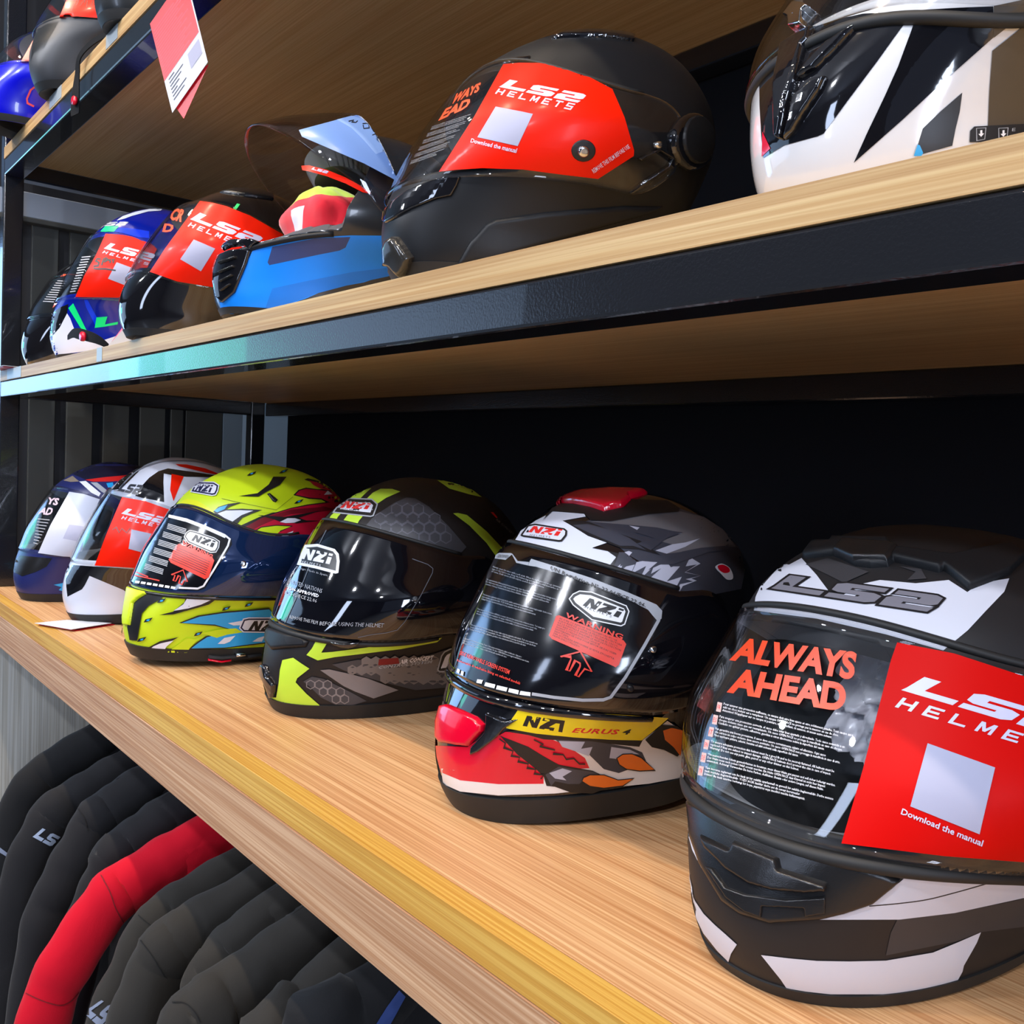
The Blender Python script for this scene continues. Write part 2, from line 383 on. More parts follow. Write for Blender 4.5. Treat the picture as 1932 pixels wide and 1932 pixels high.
    def shell(s, m, inner=None, hole=False, thick=0.028, pmh=1.25, mlo=.009, mhi=.008, name='shell'):
        V, F = s.grid(0.0)
        if hole:
            f = []
            for v in V:
                ph, z = s.phz(v); f.append(min(z-s.zl(ph)-mlo, s.zu(ph)-mhi-z, (pmh-abs(ph))*.12))
            V2 = list(V); F2 = []; cache = {}
            for fc in F:
                vals = [f[i] for i in fc]
                if all(x <= 0 for x in vals): F2.append(fc); continue
                if all(x > 0 for x in vals): continue
                out = []
                for a in range(len(fc)):
                    i, j = fc[a], fc[(a+1) % len(fc)]
                    if f[i] <= 0: out.append(i)
                    if (f[i] <= 0) != (f[j] <= 0):
                        key = (min(i, j), max(i, j))
                        if key not in cache: t = f[i]/(f[i]-f[j]); cache[key] = len(V2); V2.append(Vector(V[i])*(1-t)+Vector(V[j])*t)
                        out.append(cache[key])
                if len(out) > 2: F2.append(tuple(out))
            V, F = V2, F2
        # wall thickness
        me = bpy.data.meshes.new('tmp'); me.from_pydata([tuple(v) for v in V], [], F); me.update()
        N = [Vector(v.normal) for v in me.vertices]; bpy.data.meshes.remove(me)
        cnt = {}
        for fc in F:
            for a in range(len(fc)): e = (fc[a], fc[(a+1) % len(fc)]); cnt[e] = 1
        inn = inner or pm('helmet_lining', (0.02, 0.02, 0.022), 0.9, sheen=0.3)
        s.shellmb.add(V, F, m)
        W = [Vector(v)-N[i]*thick for i, v in enumerate(V)]
        for w in W: w.z = max(w.z, 0.001)
        s.shellmb.add(W, [f[::-1] for f in F], inn)
        nb = len(V); o = len(s.shellmb.v)-2*nb; kk = s.shellmb.mat(inn)
        for (a, b2) in cnt:
            if (b2, a) not in cnt: s.shellmb.f.append((o+b2, o+a, o+nb+a, o+nb+b2)); s.shellmb.m.append(kk); s.shellmb.sm.append(False)
        s.shellname = name
    def trim(s, m, z1=0.014, off=0.002, name='base_trim'):
        mb = MB(); V, F = s.grid(off, np.linspace(0, z1, 4)); mb.add(V, F, m); n = s.nphi
        W, _ = s.grid(-.012, np.linspace(0, z1, 4)); a = len(mb.v); mb.add(W, [f[::-1] for f in F], m)
        for lo in (0, 3*n):
            mb.add([mb.v[lo+k] for k in range(n)]+[mb.v[a+lo+k] for k in range(n)], [(k, n+k, n+(k+1) % n, (k+1) % n) if lo == 0 else (k, (k+1) % n, n+(k+1) % n, n+k) for k in range(n)], m)
        for i, v in enumerate(mb.v): mb.v[i] = (v[0], v[1], max(v[2], 0.0004))
        return mb.build(name, s.root)
    def done(s): return s.shellmb.build(s.shellname, s.root)
# ------------------------------------------------------------------ room
def struct(name, mb): o = mb.build(name); o['kind'] = 'structure'; return o
XL, XR = -2.452, 1.2                                   # inner faces of the shelving bay
ZB, ZM, ZT = 1.0, 1.509, 2.023                        # bench top, middle shelf top, top shelf top
YB = 0.66                                            # front face of the rear rail
wallm = pm('dark_wall_paint', (0.03, 0.035, 0.042), 0.6)
m = MB(); m.box(-9, 5, -5.2, 1.6, -0.06, 0, pm('grey_floor_tile', (0.20, 0.20, 0.20), 0.35, noise=.1)); struct('floor', m)
m = MB(); m.box(-9.06, 5, -5.2, 1.6, 3.42, 3.48, pm('ceiling_paint', (0.35, 0.36, 0.38), 0.8)); struct('ceiling', m)
m = MB(); m.box(-9, 5, 0.84, 0.9, 0, 3.42, wallm); struct('wall_back', m)
m = MB(); m.box(-9, 5, -5.2, -5.14, 0, 3.42, pm('shop_wall_paint', (0.10, 0.10, 0.105), 0.6)); struct('wall_front', m)
m = MB(); m.box(-9.06, -9, -5.2, 1.6, 0, 3.42, wallm); struct('wall_left', m)

# ------------------------------------------------------------------ bench
t = thing('display_bench', 'long oak laminate bench top carrying the lower row of helmets', 'bench', (-0.6, 0.3, ZB))
def childbox(name, parent, x0, x1, y0, y1, z0, z1, mat, bev=0.0, **pr):
    L = parent.location; mb = MB(); mb.box(x0-L.x, x1-L.x, y0-L.y, y1-L.y, z0-L.z, z1-L.z, mat, bev); return mb.build(name, parent, **pr)
childbox('top_board', t, -3.0, XR, -0.0115, 0.80, ZB-0.03, ZB, OAK, 0.0006)
childbox('edge_band', t, -3.0, XR, -0.0365, -0.0122, ZB-0.03, ZB-0.0002, OAKB, 0.0006, label='yellower oak strip along the front edge')
childbox('front_board', t, -3.0, XR, -0.0375, -0.012, ZB-0.097, ZB-0.0305, OAKF, 0.0006)
m = MB(); m.box(-3.0, XR, 0.79, 0.83, 0.0, ZB-0.035, BLKM); o = m.build('cabinet_back'); o['label'] = 'dark back board behind the hanging jackets under the bench'; o['category'] = 'panel'
m = MB(); m.box(-2.62, -2.594, -0.004, 0.69, 0.0, ZB-0.099, GREYW, 0.001); o = m.build('side_panel'); o['label'] = 'pale grey wood grain end panel below the bench at far left'; o['category'] = 'panel'

# ------------------------------------------------------------------ shelving frame
TB = 0.036
t = thing('shelving_frame', 'black gloss steel tube frame holding the two upper shelves', 'shelf frame', (-0.6, 0.3, ZB))
for y0, y1 in ((0, .042), (YB-.04, YB)):
    childbox('post', t, XL-TB, XL, y0, y1, ZB+.0005, 2.9, BLK, 0.003)
for zt in (ZM-.0243, ZT-.0263):
    childbox('front_beam', t, XL, XR, 0.0, .042, zt-TB, zt, BLK, 0.003)
    childbox('rear_beam', t, XL, XR, YB, YB+.04, zt-TB, zt, BLK, 0.003)
    childbox('side_beam', t, XL-TB, XL, .042, YB-.04, zt-TB, zt, BLK, 0.003)
for zt, z0, lab in ((ZM, ZM-.024, 'middle oak laminate shelf board in the black steel frame'), (ZT, ZT-.026, 'top oak laminate shelf board in the black steel frame')):
    t = thing('shelf_board', lab, 'shelf', (-0.6, 0.3, z0))
    childbox('board', t, XL+.0005, XR, -0.0002, YB+.02, z0, zt, OAKS, 0.0004); childbox('edge_band', t, XL+.0005, XR, -0.0012, -0.0002, z0, zt, OAKE)
m = MB(); m.box(XL+.05, XR, YB+.045, YB+.06, ZB+.001, 2.9, pm('navy_black_panel', (0.0085, 0.0095, 0.013), 0.7, spec=.12)); o = m.build('back_panel'); o['label'] = 'dark blue black panel closing the back of the helmet shelves'; o['category'] = 'panel'

# slatted screen beyond the left end of the bay
XS = -2.60
t = thing('slatted_screen', 'screen of dark grey upright slats beyond the left end of the shelves', 'screen', (XS, 0.3, ZB))
slat = pm('dark_slat', (0.060, 0.062, 0.056), 0.45, noise=.08)
def ys(px, py=820, X=XS): return on_plane(px, py, 0, X).y
for a, b2 in ((54, 103), (125, 174), (195, 243), (264, 311), (322, 345), (350, 419)):
    y0, y1 = ys(a), ys(b2); childbox('slat', t, XS-.012, XS, y0, y1, ZB+.002, 1.90, slat, 0.001)
childbox('slat_backing', t, XS-.05, XS-.03, -.02, ys(419), ZB+.002, 2.9, BLKM)
childbox('slat', t, XS-.012, XS, ys(419)+.002, ys(457), ZB+.002, 1.90, pm('bright_gap_pale_blue', (0.25, 0.33, 0.40), 0.5), 0.001, label='bright gap between slats nearest the rear post, drawn as a pale blue grey strip')  # pale strip standing in for the bright gap between slats
z0 = on_plane(33, 406, 0, XS+.02).z; z1 = on_plane(33, 366, 0, XS+.02).z
childbox('rail', t, XS, XS+.02, -.02, .62, z0, z1+.01, pm('brushed_aluminium', (0.55, 0.62, 0.72), 0.35, metal=0.6), 0.002, label='pale metallic rail under the shelf')
childbox('rail', t, XS, XS+.03, -.02, .62, z0-.014, z0-.002, pm('dull_bronze', (0.10, 0.10, 0.09), 0.4, metal=.5), 0.002, label='thin dull lower rail')

# ------------------------------------------------------------------ helmets: surfaces
POS = {'H6': (-0.3499, 0.245, ZB, -0.1096, 1.1293, 1.026, 0.0205), 'H5': (-0.6858, 0.2482, ZB, -0.264, 1.0351, 1.135, 0.0605),
 'H4': (-1.1268, 0.2719, ZB, -0.0725, 1.1343, 1.0575, 0.0076), 'H3': (-1.5214, 0.2038, ZB, 0.0765, 1.1524, 1.0526, -0.0445),
 'H2': (-1.9109, 0.2134, ZB, -0.1673, 1.1244, 1.0677, 0.0513), 'H1': (-2.2536, 0.1836, ZB, 0.1098, 1.0912, 1.054, 0.0196),
 'U5': (-0.7338, 0.1818, ZM, -0.1786, 1.0364, 0.9779, -0.0292), 'U6': (-0.2981, 0.184, ZM, -0.2413, 0.9924, 0.9541, 0.031),
 'U3': (-1.4697, 0.1431, ZM, -0.0333, 0.9695, 0.9961, -0.0164), 'U2': (-1.9628, 0.1804, ZM, -0.4693, 1.0678, 1.0897, 0.047),
 'U1': (-2.29, 0.17, ZM, -0.1, 0.99, 1.0, 0.0), 'T2': (-2.0415, 0.1324, ZT, 0.2459, 0.992, 1.0064, 0.1069)}
RUB = pm('black_rubber_trim', (0.012, 0.012, 0.012), 0.6)
# ---- more helmet tools
def ribbon(P, w, closed=False):
    P = [np.array(p, float) for p in P]; n = len(P); L = []; R = []
    for i in range(n):
        a = P[(i-1) % n] if (closed or i > 0) else P[i]; b2 = P[(i+1) % n] if (closed or i < n-1) else P[i]
        t = b2-a; t = t/(np.linalg.norm(t)+1e-9); nn = np.array([-t[1], t[0]])
        e1 = P[i]-a; l1 = np.linalg.norm(e1)
        k = 1.0
        if l1 > 1e-6: e1 = e1/l1; c = abs(e1 @ t); k = 1/max(c, .5)
        L.append(P[i]+nn*w/2*k); R.append(P[i]-nn*w/2*k)
    out = []
    for i in range(n if closed else n-1):
        j = (i+1) % n; out.append([L[i], L[j], R[j], R[i]])
    return out
def pts(S): return [tuple(float(q) for q in t.split(',')) for t in S.split()] if isinstance(S, str) else S
def _stroke(s, P, w, m, closed=False, smooth=False, mirror=True, tree=None, lift=None, mb=None, step=None):
    P = pts(P)
    if smooth: P = smooth_poly(P, 5, closed)
    polys = [[s.px(q) for q in r] for r in ribbon(P, w, closed)]
    s.k += 1; lift = lift if lift is not None else 0.00025+0.00006*s.k
    V2, F = grid_cut(polys, step or s.step); s._put(mb or s.shellmb, V2, F, m, tree, lift, mirror)
Helmet.stroke = _stroke
def shrink(P, d):
    P = np.array(pts(P)); A = 0
    n = len(P); out = []
    area = sum(P[i][0]*P[(i+1) % n][1]-P[(i+1) % n][0]*P[i][1] for i in range(n))
    sg = 1 if area > 0 else -1
    for i in range(n):
        e1 = P[i]-P[i-1]; e2 = P[(i+1) % n]-P[i]; e1 = e1/np.linalg.norm(e1); e2 = e2/np.linalg.norm(e2)
        n1 = np.array([-e1[1], e1[0]])*sg; n2 = np.array([-e2[1], e2[0]])*sg; b2 = n1+n2; b2 = b2/max(np.linalg.norm(b2), 1e-6); c = max(b2 @ n1, .45)
        out.append(P[i]+b2*d/c)
    return out
def _badge(s, P, mats, ins, mirror=False, **kw):
    for m, d in zip(mats, ins): s.patch(shrink(P, d) if d else P, m, mirror=mirror, **kw)
Helmet.badge = _badge
def _gasket(s, m, which='l', dz=-.005, r=.0042, off=.0005, pm=1.5, name='visor_seal'):
    f = s.zl if which == 'l' else s.zu
    mb = MB(); mb.tube([s.at(ph, f(ph)+dz, off) for ph in np.linspace(-pm, pm, 60)], r, m, 8); return mb.build(name, s.root)
Helmet.gasket = _gasket
def _disc(s, name, c, r, m, h=.004, tree=None, ry=None, mirror=False, bev=None, label=None, parent=None):
    ry = ry or r; P = [(c[0]+r*math.cos(a), c[1]+ry*math.sin(a)) for a in np.linspace(0, 2*math.pi, 24, endpoint=False)]
    return s.plate(name, P, m, h, bev or r*.5, tree=tree, mirror=mirror, label=label, parent=parent)
Helmet.disc = _disc
def film_part(s, name='visor_film', label=None):
    s.fmb = MB(); s.fname = name; s.flabel = label; s.flift = 0.0003
def film_done(s): return s.fmb.build(s.fname, s.visor_obj, **({'label': s.flabel} if s.flabel else {}))
def fk(s, d=None): s.flift += d if d else (0.00015 if s.flift < 0.0012 else 0.00005); return dict(tree=s.vtree, lift=s.flift, mb=s.fmb, mirror=False)
Helmet.film_start = film_part; Helmet.film_end = film_done; Helmet.fk = fk

M_MATTE = pm('matte_black_shell', (0.011, 0.012, 0.014), 0.45, noise=.05, spec=.28)
M_GLOSSB = pm('gloss_black_shell', (0.006, 0.006, 0.008), 0.06, coat=1)
M_VENT = pm('satin_black_plastic', (0.012, 0.012, 0.013), 0.25, bump=.15, bscale=1500)
M_VISB = pm('black_visor_mirror', (0.003, 0.003, 0.005), 0.05, coat=1)
M_CLEAR = glass('clear_visor_polycarbonate', (0.93, 0.94, 0.95), 1.5)
M_RED = pm('orange_red_film', (238, 34, 8), 0.4, coat=.06, coat_rough=.15, spec=.15)
M_LILAC = pm('pale_film_print', (205, 205, 232), 0.4)
M_ORT = pm('orange_film_print', (238, 72, 28), 0.4)
M_WT = pm('white_print', (232, 232, 236), 0.4)
M_GT = pm('grey_print', (165, 168, 175), 0.4)
M_BT = pm('black_print', (0.008, 0.008, 0.01), 0.4)
M_RT = pm('red_print', (225, 40, 40), 0.4)
M_QR = pm('blank_pale_square', (166, 168, 192), 0.5)
M_CHROME = pm('chrome_knob', (0.75, 0.77, 0.8), 0.12, metal=1)
M_WGLOSS = pm('white_gloss_shell', (222, 222, 224), 0.12, coat=.8)
M_WMAT = pm('white_satin_paint', (214, 216, 226), 0.35)
LANG = ["Pour assurer une protection suffisante, ce casque doit etre bien ajuste et etre solidement attache. Tout casque qui a\nsubi un choc violent est a remplacer. Un casque OPEN FACE ne protege pas le menton en cas de choc.\nAttention! N'appliquer sur ce casque ni peinture, ni autocollant, ni essence, ni aucun autre solvant.",
 "Para asegurar una proteccion correcta, el casco debe estar bien ajustado y abrochado. Todo casco sometido a un\nchoque violento tiene que ser reemplazado. Un casco OPEN FACE no protege la mandibula en caso de choque.\nCuidado: no aplicar pintura, adhesivos, gasolina u otros disolventes sobre la superficie del casco.",
 "Per garantire una buona protezione, il casco deve essere correttamente calzato ed allacciato. Ogni casco\nche subisca un colpo violento deve essere sostituito. Un casco OPEN FACE non protegge la mandibola in caso di urto.\nNon applicare pitture, adesivi, benzina ed altri solventi sulla superficie del casco.",
 "To ensure adequate protection this helmet must be a good fit and to be securely fastened. All helmets must be\nreplaced if they are subject to impact damage. OPEN FACE helmets don't protect the chin in case of impact.\nWarning! Do not use any paint, glue, petrol or any other thinner on this helmet.",
 "Um ausreichenden Schutz gewaehrleisten zu koennen, muss dieser Helm gut passen und soll sicher befestigt werden.\nDer Helm muss nach jedem Unfall ersetzt werden. Ein Helm OPEN FACE dass Kinnteil ist nicht fuer Impact\nentwickelt. Achtung! Verwenden Sie keine Farben, Aufkleber, Benzin oder andere Laugen, auf diesen Helm.",
 "Tam koruma saglamasi icin bu kask iyi bir sekilde ayarlanmali ve guvenli bir sekilde baglanmalidir. Darbe sonucu\nkask mutlaka degistirilmelidir. YUZU ACIK kasklar darbe ani da ceneyi korumazlar.\nDikkat! Bu kask uzerine herhangi bir boya, yapistirici veya inceltici madde kullanmayiniz."]
def make(key, name, label, step=6.0, nphi=144):
    h = Helmet(name, label, POS[key], FRM[key], nphi=nphi); h.step = step; return h
FRM = {'H6': (1230, 930, 1.9288), 'H5': (800, 900, 2.8417), 'H4': (460, 860, 3.7154), 'H3': (0, 840, 2.8412), 'H2': (0, 840, 2.8412), 'H1': (0, 840, 2.8412), 'U5': (680, 30, 2.6108),
 'U6': (1380, 0, 3.5), 'U3': (0, 180, 2.2465), 'U2': (0, 380, 6.036), 'U1': (0, 380, 6.036), 'T2': (0, 0, 9.66), 'U4': (390, 190, 4.391), 'T1': (0, 0, 9.66), 'T3': (0, 0, 4.025)}
POS['U4'] = (-1.1394, 0.1701, ZM, -0.2837, 1.0014, 0.9832, -0.0428)
POS['T1'] = (-2.315, 0.07, ZT, 0.15, 0.90, 1.0, 0.0); POS['T3'] = (-1.62, 0.14, ZT, 0.0, 0.98, 1.0, 0.0)
POS['U1'] = (-2.285, 0.185, ZM, 0.0652, 1.01, 1.0238, 0.05)

# ======== lower row, nearest: white and charcoal helmet
h = make('H6', 'full_face_helmet', 'white and charcoal matte helmet with clear visor and red film, nearest on the bench', 9, 180)
h.visor_curves("105,1040 150,1090 300,1180 500,1265 700,1310 900,1345 1150,1370 1354,1385", "330,435 400,430 600,455 850,510 1100,580 1354,650")
h.visor(M_CLEAR, off=.0045, label='clear visor'); h.shell(pm('charcoal_matte_shell', (0.014, 0.013, 0.014), 0.5, spec=.35), hole=True)
W = pm('white_matte_paint', (205, 206, 216), 0.5); CH = pm('grey_charcoal_paint', (0.035, 0.034, 0.038), 0.5)
h.patch("372,428 378,380 400,330 440,285 470,256 500,262 545,238 600,300 668,390 760,333 830,318 960,330 1080,318 1148,362 1190,330 1300,312 1282,360 1215,430 1150,500 1060,574 850,515 600,458 400,432", W)
h.patch("900,1535 1090,1530 1354,1475 1500,1440 1500,1560 1195,1597 1110,1630 850,1682 868,1600", CH)
h.patch("955,1366 1354,1386 1500,1380 1500,1450 1354,1472 1100,1527 900,1551 610,1552 790,1500 905,1412", W)
h.stroke("790,1502 900,1492 1000,1478 1100,1453 1210,1422 1295,1398", 4, M_BT, smooth=True)
h.patch("398,1680 500,1692 600,1701 720,1703 850,1700 1020,1671 1110,1634 1195,1597 1180,1635 1165,1662 1133,1718 1128,1740 1095,1800 1000,1812 850,1822 650,1822 560,1812 490,1800 470,1770", W)
h.patch("128,1390 140,1440 160,1485 190,1530 230,1570 270,1605 311,1642 290,1675 280,1705 240,1665 190,1602 165,1550 145,1490", W, mirror=False)
h.patch("109,1075 120,1095 128,1110 131,1180 150,1270 183,1366 150,1300 125,1210 112,1140", W, mirror=False)
h.patch("1262,1738 1354,1690 1500,1640 1500,1680 1354,1715", W)
h.patch("560,262 640,300 700,330 790,290 700,260 640,240", CH); h.patch("900,270 960,290 930,320 1000,315 980,280", CH)
LP = [[(x*1, y) for x, y in P] for P in LS2]
pm('logo_grey', (118, 116, 124), .45)
def letters(s, Q, m, grow=0.0, polys=LS2, **kw):
    """letter shapes placed in a quad; grow widens each outline in unit space"""
    out = []
    for P in polys:
        if grow: P = [tuple(p) for p in shrink([(x*6, y) for x, y in P], -grow)]; P = [(x/6, y) for x, y in P]
        out.append(P)
    s.text(None, Q, m, polys=out, **kw)
QL = "470,298 1050,378 1030,440 448,352"
letters(h, QL, M_BT, .10); letters(h, QL, MATS['logo_grey'])
h.plate('top_vent', "548,236 588,182 650,182 660,168 860,172 880,205 950,213 1090,235 1300,190 1360,240 1300,300 1152,357 1085,300 1062,284 1045,292 882,252 860,270 800,275 740,268 700,248 672,228 560,240", M_MATTE, h=.006, bev=14)
h.plate('vent_slider', "660,230 700,185 870,200 905,212 882,250 860,268 740,266", M_VENT, h=.0085, bev=14)
h.plate('chin_vent', "128,1115 180,1135 300,1188 400,1228 500,1268 700,1335 850,1380 905,1404 880,1430 800,1495 700,1530 610,1552 430,1566 320,1532 255,1485 210,1410 175,1350 140,1250", M_VENT, h=.004, bev=22)
h.plate('chin_vent', "190,1240 305,1295 318,1267 400,1300 475,1328 482,1362 645,1408 636,1440 560,1450 450,1445 370,1425 290,1375 215,1300", M_VENT, h=.010, bev=20, label='raised glossy vent flap')
h.plate('chin_vent', "205,1352 240,1362 290,1430 360,1455 500,1468 635,1455 632,1518 555,1533 552,1502 415,1500 410,1540 350,1520 285,1470", M_VENT, h=.0065, bev=8)
h.gasket(RUB, 'l', -.006, .0052); h.gasket(RUB, 'u', .004, .003)
h.film_start(label='protective film with red panel')
h.patch("893,545 1100,585 1354,668 1470,730 1540,800 1540,1300 1354,1342 1060,1320 690,1275 770,1000 870,610", pm('deep_red_film', (204, 12, 3), .5, spec=.12), **h.fk())
letters(h, "955,660 1565,838 1540,905 920,722", M_LILAC, **h.fk())
h.text(None, "903,742 1545,936 1530,972 884,780", M_LILAC, polys=HELMETS, **h.fk())
h.patch("1003,912 1247,1000 1190,1240 940,1140", M_QR, **h.fk())
h.text("Download the manual", "912,1147 1205,1262 1198,1284 905,1168", M_LILAC, bold=.02, **h.fk())
h.text("ALWAYS", "325,528 752,582 735,684 285,612", M_ORT, bold=.045, res=5, **h.fk()); h.text("AHEAD", "308,640 714,695 702,800 276,728", M_ORT, bold=.045, res=5, **h.fk())
for i, (a, b2, c) in enumerate(((266, 735, 765), (252, 705, 811), (238, 691, 855), (222, 668, 901), (212, 672, 948), (203, 664, 997))):
    sl = (b2-a)*.245; Q = [(a, c), (b2, c+sl), (b2-6, c+sl+36), (a-6, c+34)]
    h.text(LANG[i], Q, M_WT, bold=.012, res=0, step=60, **h.fk())
    h.patch([(a-22, c-2), (a-5, c+2), (a-11, c+36), (a-28, c+32)], pm('grey_pink_tag', (205, 175, 170), .5), **h.fk())
    h.text(("FR", "ES", "IT", "EN", "DE", "TR")[i], [(a-21, c+8), (a-9, c+11), (a-13, c+27), (a-25, c+24)], M_RT, res=0, **h.fk())
h.film_end()
h.trim(RUB, .010, .0015); h.done(); H6 = h

# ======== eagle helmet with red chin
h = make('H5', 'full_face_helmet', 'helmet with eagle claw graphics, bright red chin and yellow stripe below a black visor', 8, 150)
h.visor_curves("150,1060 300,1140 500,1200 700,1230 900,1240 1100,1260 1300,1275 1450,1275", "450,385 600,400 800,440 1000,500 1200,570 1360,625 1500,660 1600,690")
h.visor(M_VISB, off=.004, pm=1.9, label='gloss black visor'); h.shell(M_GLOSSB)
WM = pm('white_brow_paint', (222, 224, 236), .3, coat=.3); G1 = pm('feather_dark', (58, 60, 70), .4, coat=.3); G2 = pm('feather_grey', (104, 101, 104), .4, coat=.3); G3 = pm('feather_light', (176, 176, 190), .4, coat=.3)
REDP = pm('signal_red_paint', (214, 8, 46), .2, coat=.4); ORP = pm('talon_orange', (236, 112, 32), .25, coat=.5)
h.patch("860,240 1000,200 1190,150 1370,170 1500,215 1600,280 1690,370 1720,500 1700,600 1500,640 1340,620 1260,560 1200,480 1100,420 1000,340 900,290", G1)
h.patch("880,240 1000,235 1190,200 1370,185 1500,215 1600,280 1670,375 1600,372 1480,382 1380,402 1300,412 1242,396 1330,362 1268,346 1385,302 1250,272 1100,258", G2)
h.patch("1100,262 1200,280 1310,300 1385,303 1280,322 1200,318", G3); h.patch("1240,395 1330,362 1400,352 1480,330 1400,375 1300,412", G3)
h.patch("460,385 500,325 520,290 600,235 655,208 690,185 860,200 868,214 745,236 800,268 880,318 980,354 905,380 1045,412 1030,432 1000,470 975,490 800,440 600,398", WM)
h.patch("1000,500 1075,405 1098,398 1116,406 1060,470 1170,452 1250,458 1200,500 1300,455 1322,485 1436,438 1480,465 1400,510 1482,530 1432,545 1460,556 1385,585 1365,624 1335,612 1150,555 1085,535 1030,508", G3)
for P in ("1090,558 1130,470 1085,480 1050,505 1075,450 1010,505 1000,500 1045,405 1075,405 1050,480 1140,455 1110,520 1190,478 1150,560", "1150,555 1230,480 1215,520 1270,490 1180,570", "1300,560 1370,480 1330,480 1420,440 1400,480 1460,470 1395,512 1480,530 1400,548 1440,560 1370,575 1352,618 1345,600 1380,535"): h.patch(P, G1)
for P in ("905,380 1045,412 1030,432 985,400 905,384", "745,236 860,238 900,250 1030,300 1160,345 1265,420 1150,390 1060,385 980,354 880,318 800,268", "1000,470 975,490 1010,500 1045,405 1030,432"): h.patch(P, M_BT)
h.patch("800,262 880,255 1010,290 1100,330 1190,395 1120,372 1050,372 960,335 880,300", G1); h.patch("1160,270 1385,300 1300,330 1215,395 1140,360 1230,330 1130,300", G1)
h.patch("1380,402 1480,382 1600,372 1700,380 1640,395 1520,405 1420,440 1330,470 1260,470 1330,440", G1)
h.patch("1558,480 1590,466 1630,485 1650,522 1648,548 1618,550 1585,518 1565,498", WM, smooth=True); h.patch("1570,478 1600,472 1630,490 1632,510 1605,516 1578,500", REDP, smooth=True)
h.plate('top_vent', "703,142 730,118 775,100 860,85 1000,76 1140,80 1200,90 1100,120 1110,130 1060,167 1000,178 965,190 900,168 800,146", REDP, h=.007, bev=14, label='red crown vent')
h.patch("640,235 660,208 690,170 705,145 800,148 890,165 965,190 1080,165 1110,125 1300,130 1370,172 1362,192 1200,205 1000,242 895,236 860,200 690,188", M_BT)
h.badge("520,318 560,262 600,255 755,280 770,292 768,318 742,350 725,352 535,325", (M_BT, WM), (0, 9))
letters(h, "578,264 738,284 722,322 560,300", M_RT, polys=NZI); h.text("HELMETS", "575,312 682,324 680,333 571,320", M_BT, spacing=1.4)
# talons, chin
WB = pm('white_chin_paint', (228, 222, 218), .22, coat=.6)
h.patch("640,1400 900,1398 1170,1402 1300,1300 1420,1380 1420,1600 1350,1612 1200,1640 1000,1660 700,1692 400,1702 200,1682 110,1642 100,1560 400,1600", WB)
h.patch("70,1440 240,1445 290,1410 395,1388 440,1362 620,1375 760,1430 860,1500 884,1555 640,1570 640,1640 400,1642 200,1622 98,1580 76,1500", REDP)
h.patch("640,1400 560,1378 440,1360 540,1350 640,1372 900,1398 1170,1400 1150,1440 1000,1425 900,1412 740,1405", M_BT)
h.patch("700,1400 800,1405 900,1410 1000,1425 1100,1442 1165,1470 1185,1515 1100,1560 1040,1582 960,1560 905,1505 880,1480 800,1462 740,1430", G1)
h.patch("720,1408 860,1412 840,1450 900,1440 880,1490 800,1460 740,1440", G3); h.patch("1000,1440 1100,1455 1150,1480 1060,1478 1030,1505 990,1500", G3)
h.patch("410,1382 560,1440 640,1490 720,1535 800,1550 900,1568 965,1600 1000,1652 900,1692 785,1686 700,1655 655,1650 640,1600 600,1560 500,1480", M_BT)
h.patch("650,1590 720,1545 800,1560 900,1572 950,1598 870,1598 830,1640 770,1640 700,1625 680,1650", G1); h.patch("670,1580 740,1555 790,1570 740,1600 760,1620 700,1610", G3)
h.patch("1028,1500 1060,1478 1110,1476 1160,1498 1185,1522 1232,1566 1150,1570 1080,1560 1042,1535", ORP); h.patch("843,1625 850,1605 885,1590 960,1590 1035,1618 1120,1610 1060,1650 960,1662 885,1652", ORP)
for P in ("1028,1500 1060,1478 1110,1476 1160,1498 1185,1522 1232,1566 1150,1570 1080,1560 1042,1535", "843,1625 850,1605 885,1590 960,1590 1035,1618 1120,1610 1060,1650 960,1662 885,1652"): h.stroke(P, 5, M_BT, closed=True)
h.patch("1180,1400 1225,1360 1265,1318 1350,1325 1410,1380 1400,1440 1350,1492 1280,1455 1215,1440", M_BT); h.patch("1275,1350 1320,1335 1380,1350 1395,1400 1365,1488 1330,1440 1285,1400", ORP)
h.stroke("408,1398 440,1420 432,1445 480,1462 470,1488 515,1495 505,1518 560,1530 552,1552 600,1560 590,1582 640,1590 625,1612", 7, M_BT)
h.stroke("590,1400 640,1425 620,1435 700,1455 690,1475 745,1480 760,1505 800,1500 830,1530 860,1530", 7, M_BT)
h.patch("525,1222 700,1240 900,1256 1100,1266 1305,1280 1255,1325 1160,1402 1000,1398 800,1385 600,1366 445,1341", pm('yellow_stripe_paint', (240, 214, 10), .18, coat=.8))
letters(h, "535,1268 752,1292 740,1358 528,1326", M_BT, polys=NZI[:2]+[[(.82, .05), (1.02, .05), (1.0, 1), (.90, 1), (.91, .35), (.80, .35)]])
h.text("EURUS", "795,1333 1045,1342 1040,1370 788,1358", M_RT, bold=.03, shear=.3, spacing=1.1); h.text("4", "1062,1338 1106,1340 1100,1370 1056,1368", M_BT, bold=.03, shear=.3)
h.plate('chin_vent', "98,1226 138,1218 215,1250 288,1284 330,1325 322,1362 248,1443 180,1438 98,1425 74,1395 76,1310", REDP, h=.007, bev=22, label='red chin vent cover')
h.plate('vent_lever', "340,1262 440,1300 520,1290 440,1345 395,1395 300,1470 252,1490 258,1445 330,1362 338,1320", M_GLOSSB, h=.005, bev=10)
h.gasket(M_GLOSSB, 'l', -.006, .005); h.gasket(RUB, 'u', .003, .0025)
h.film_start(label='black printed protective film')
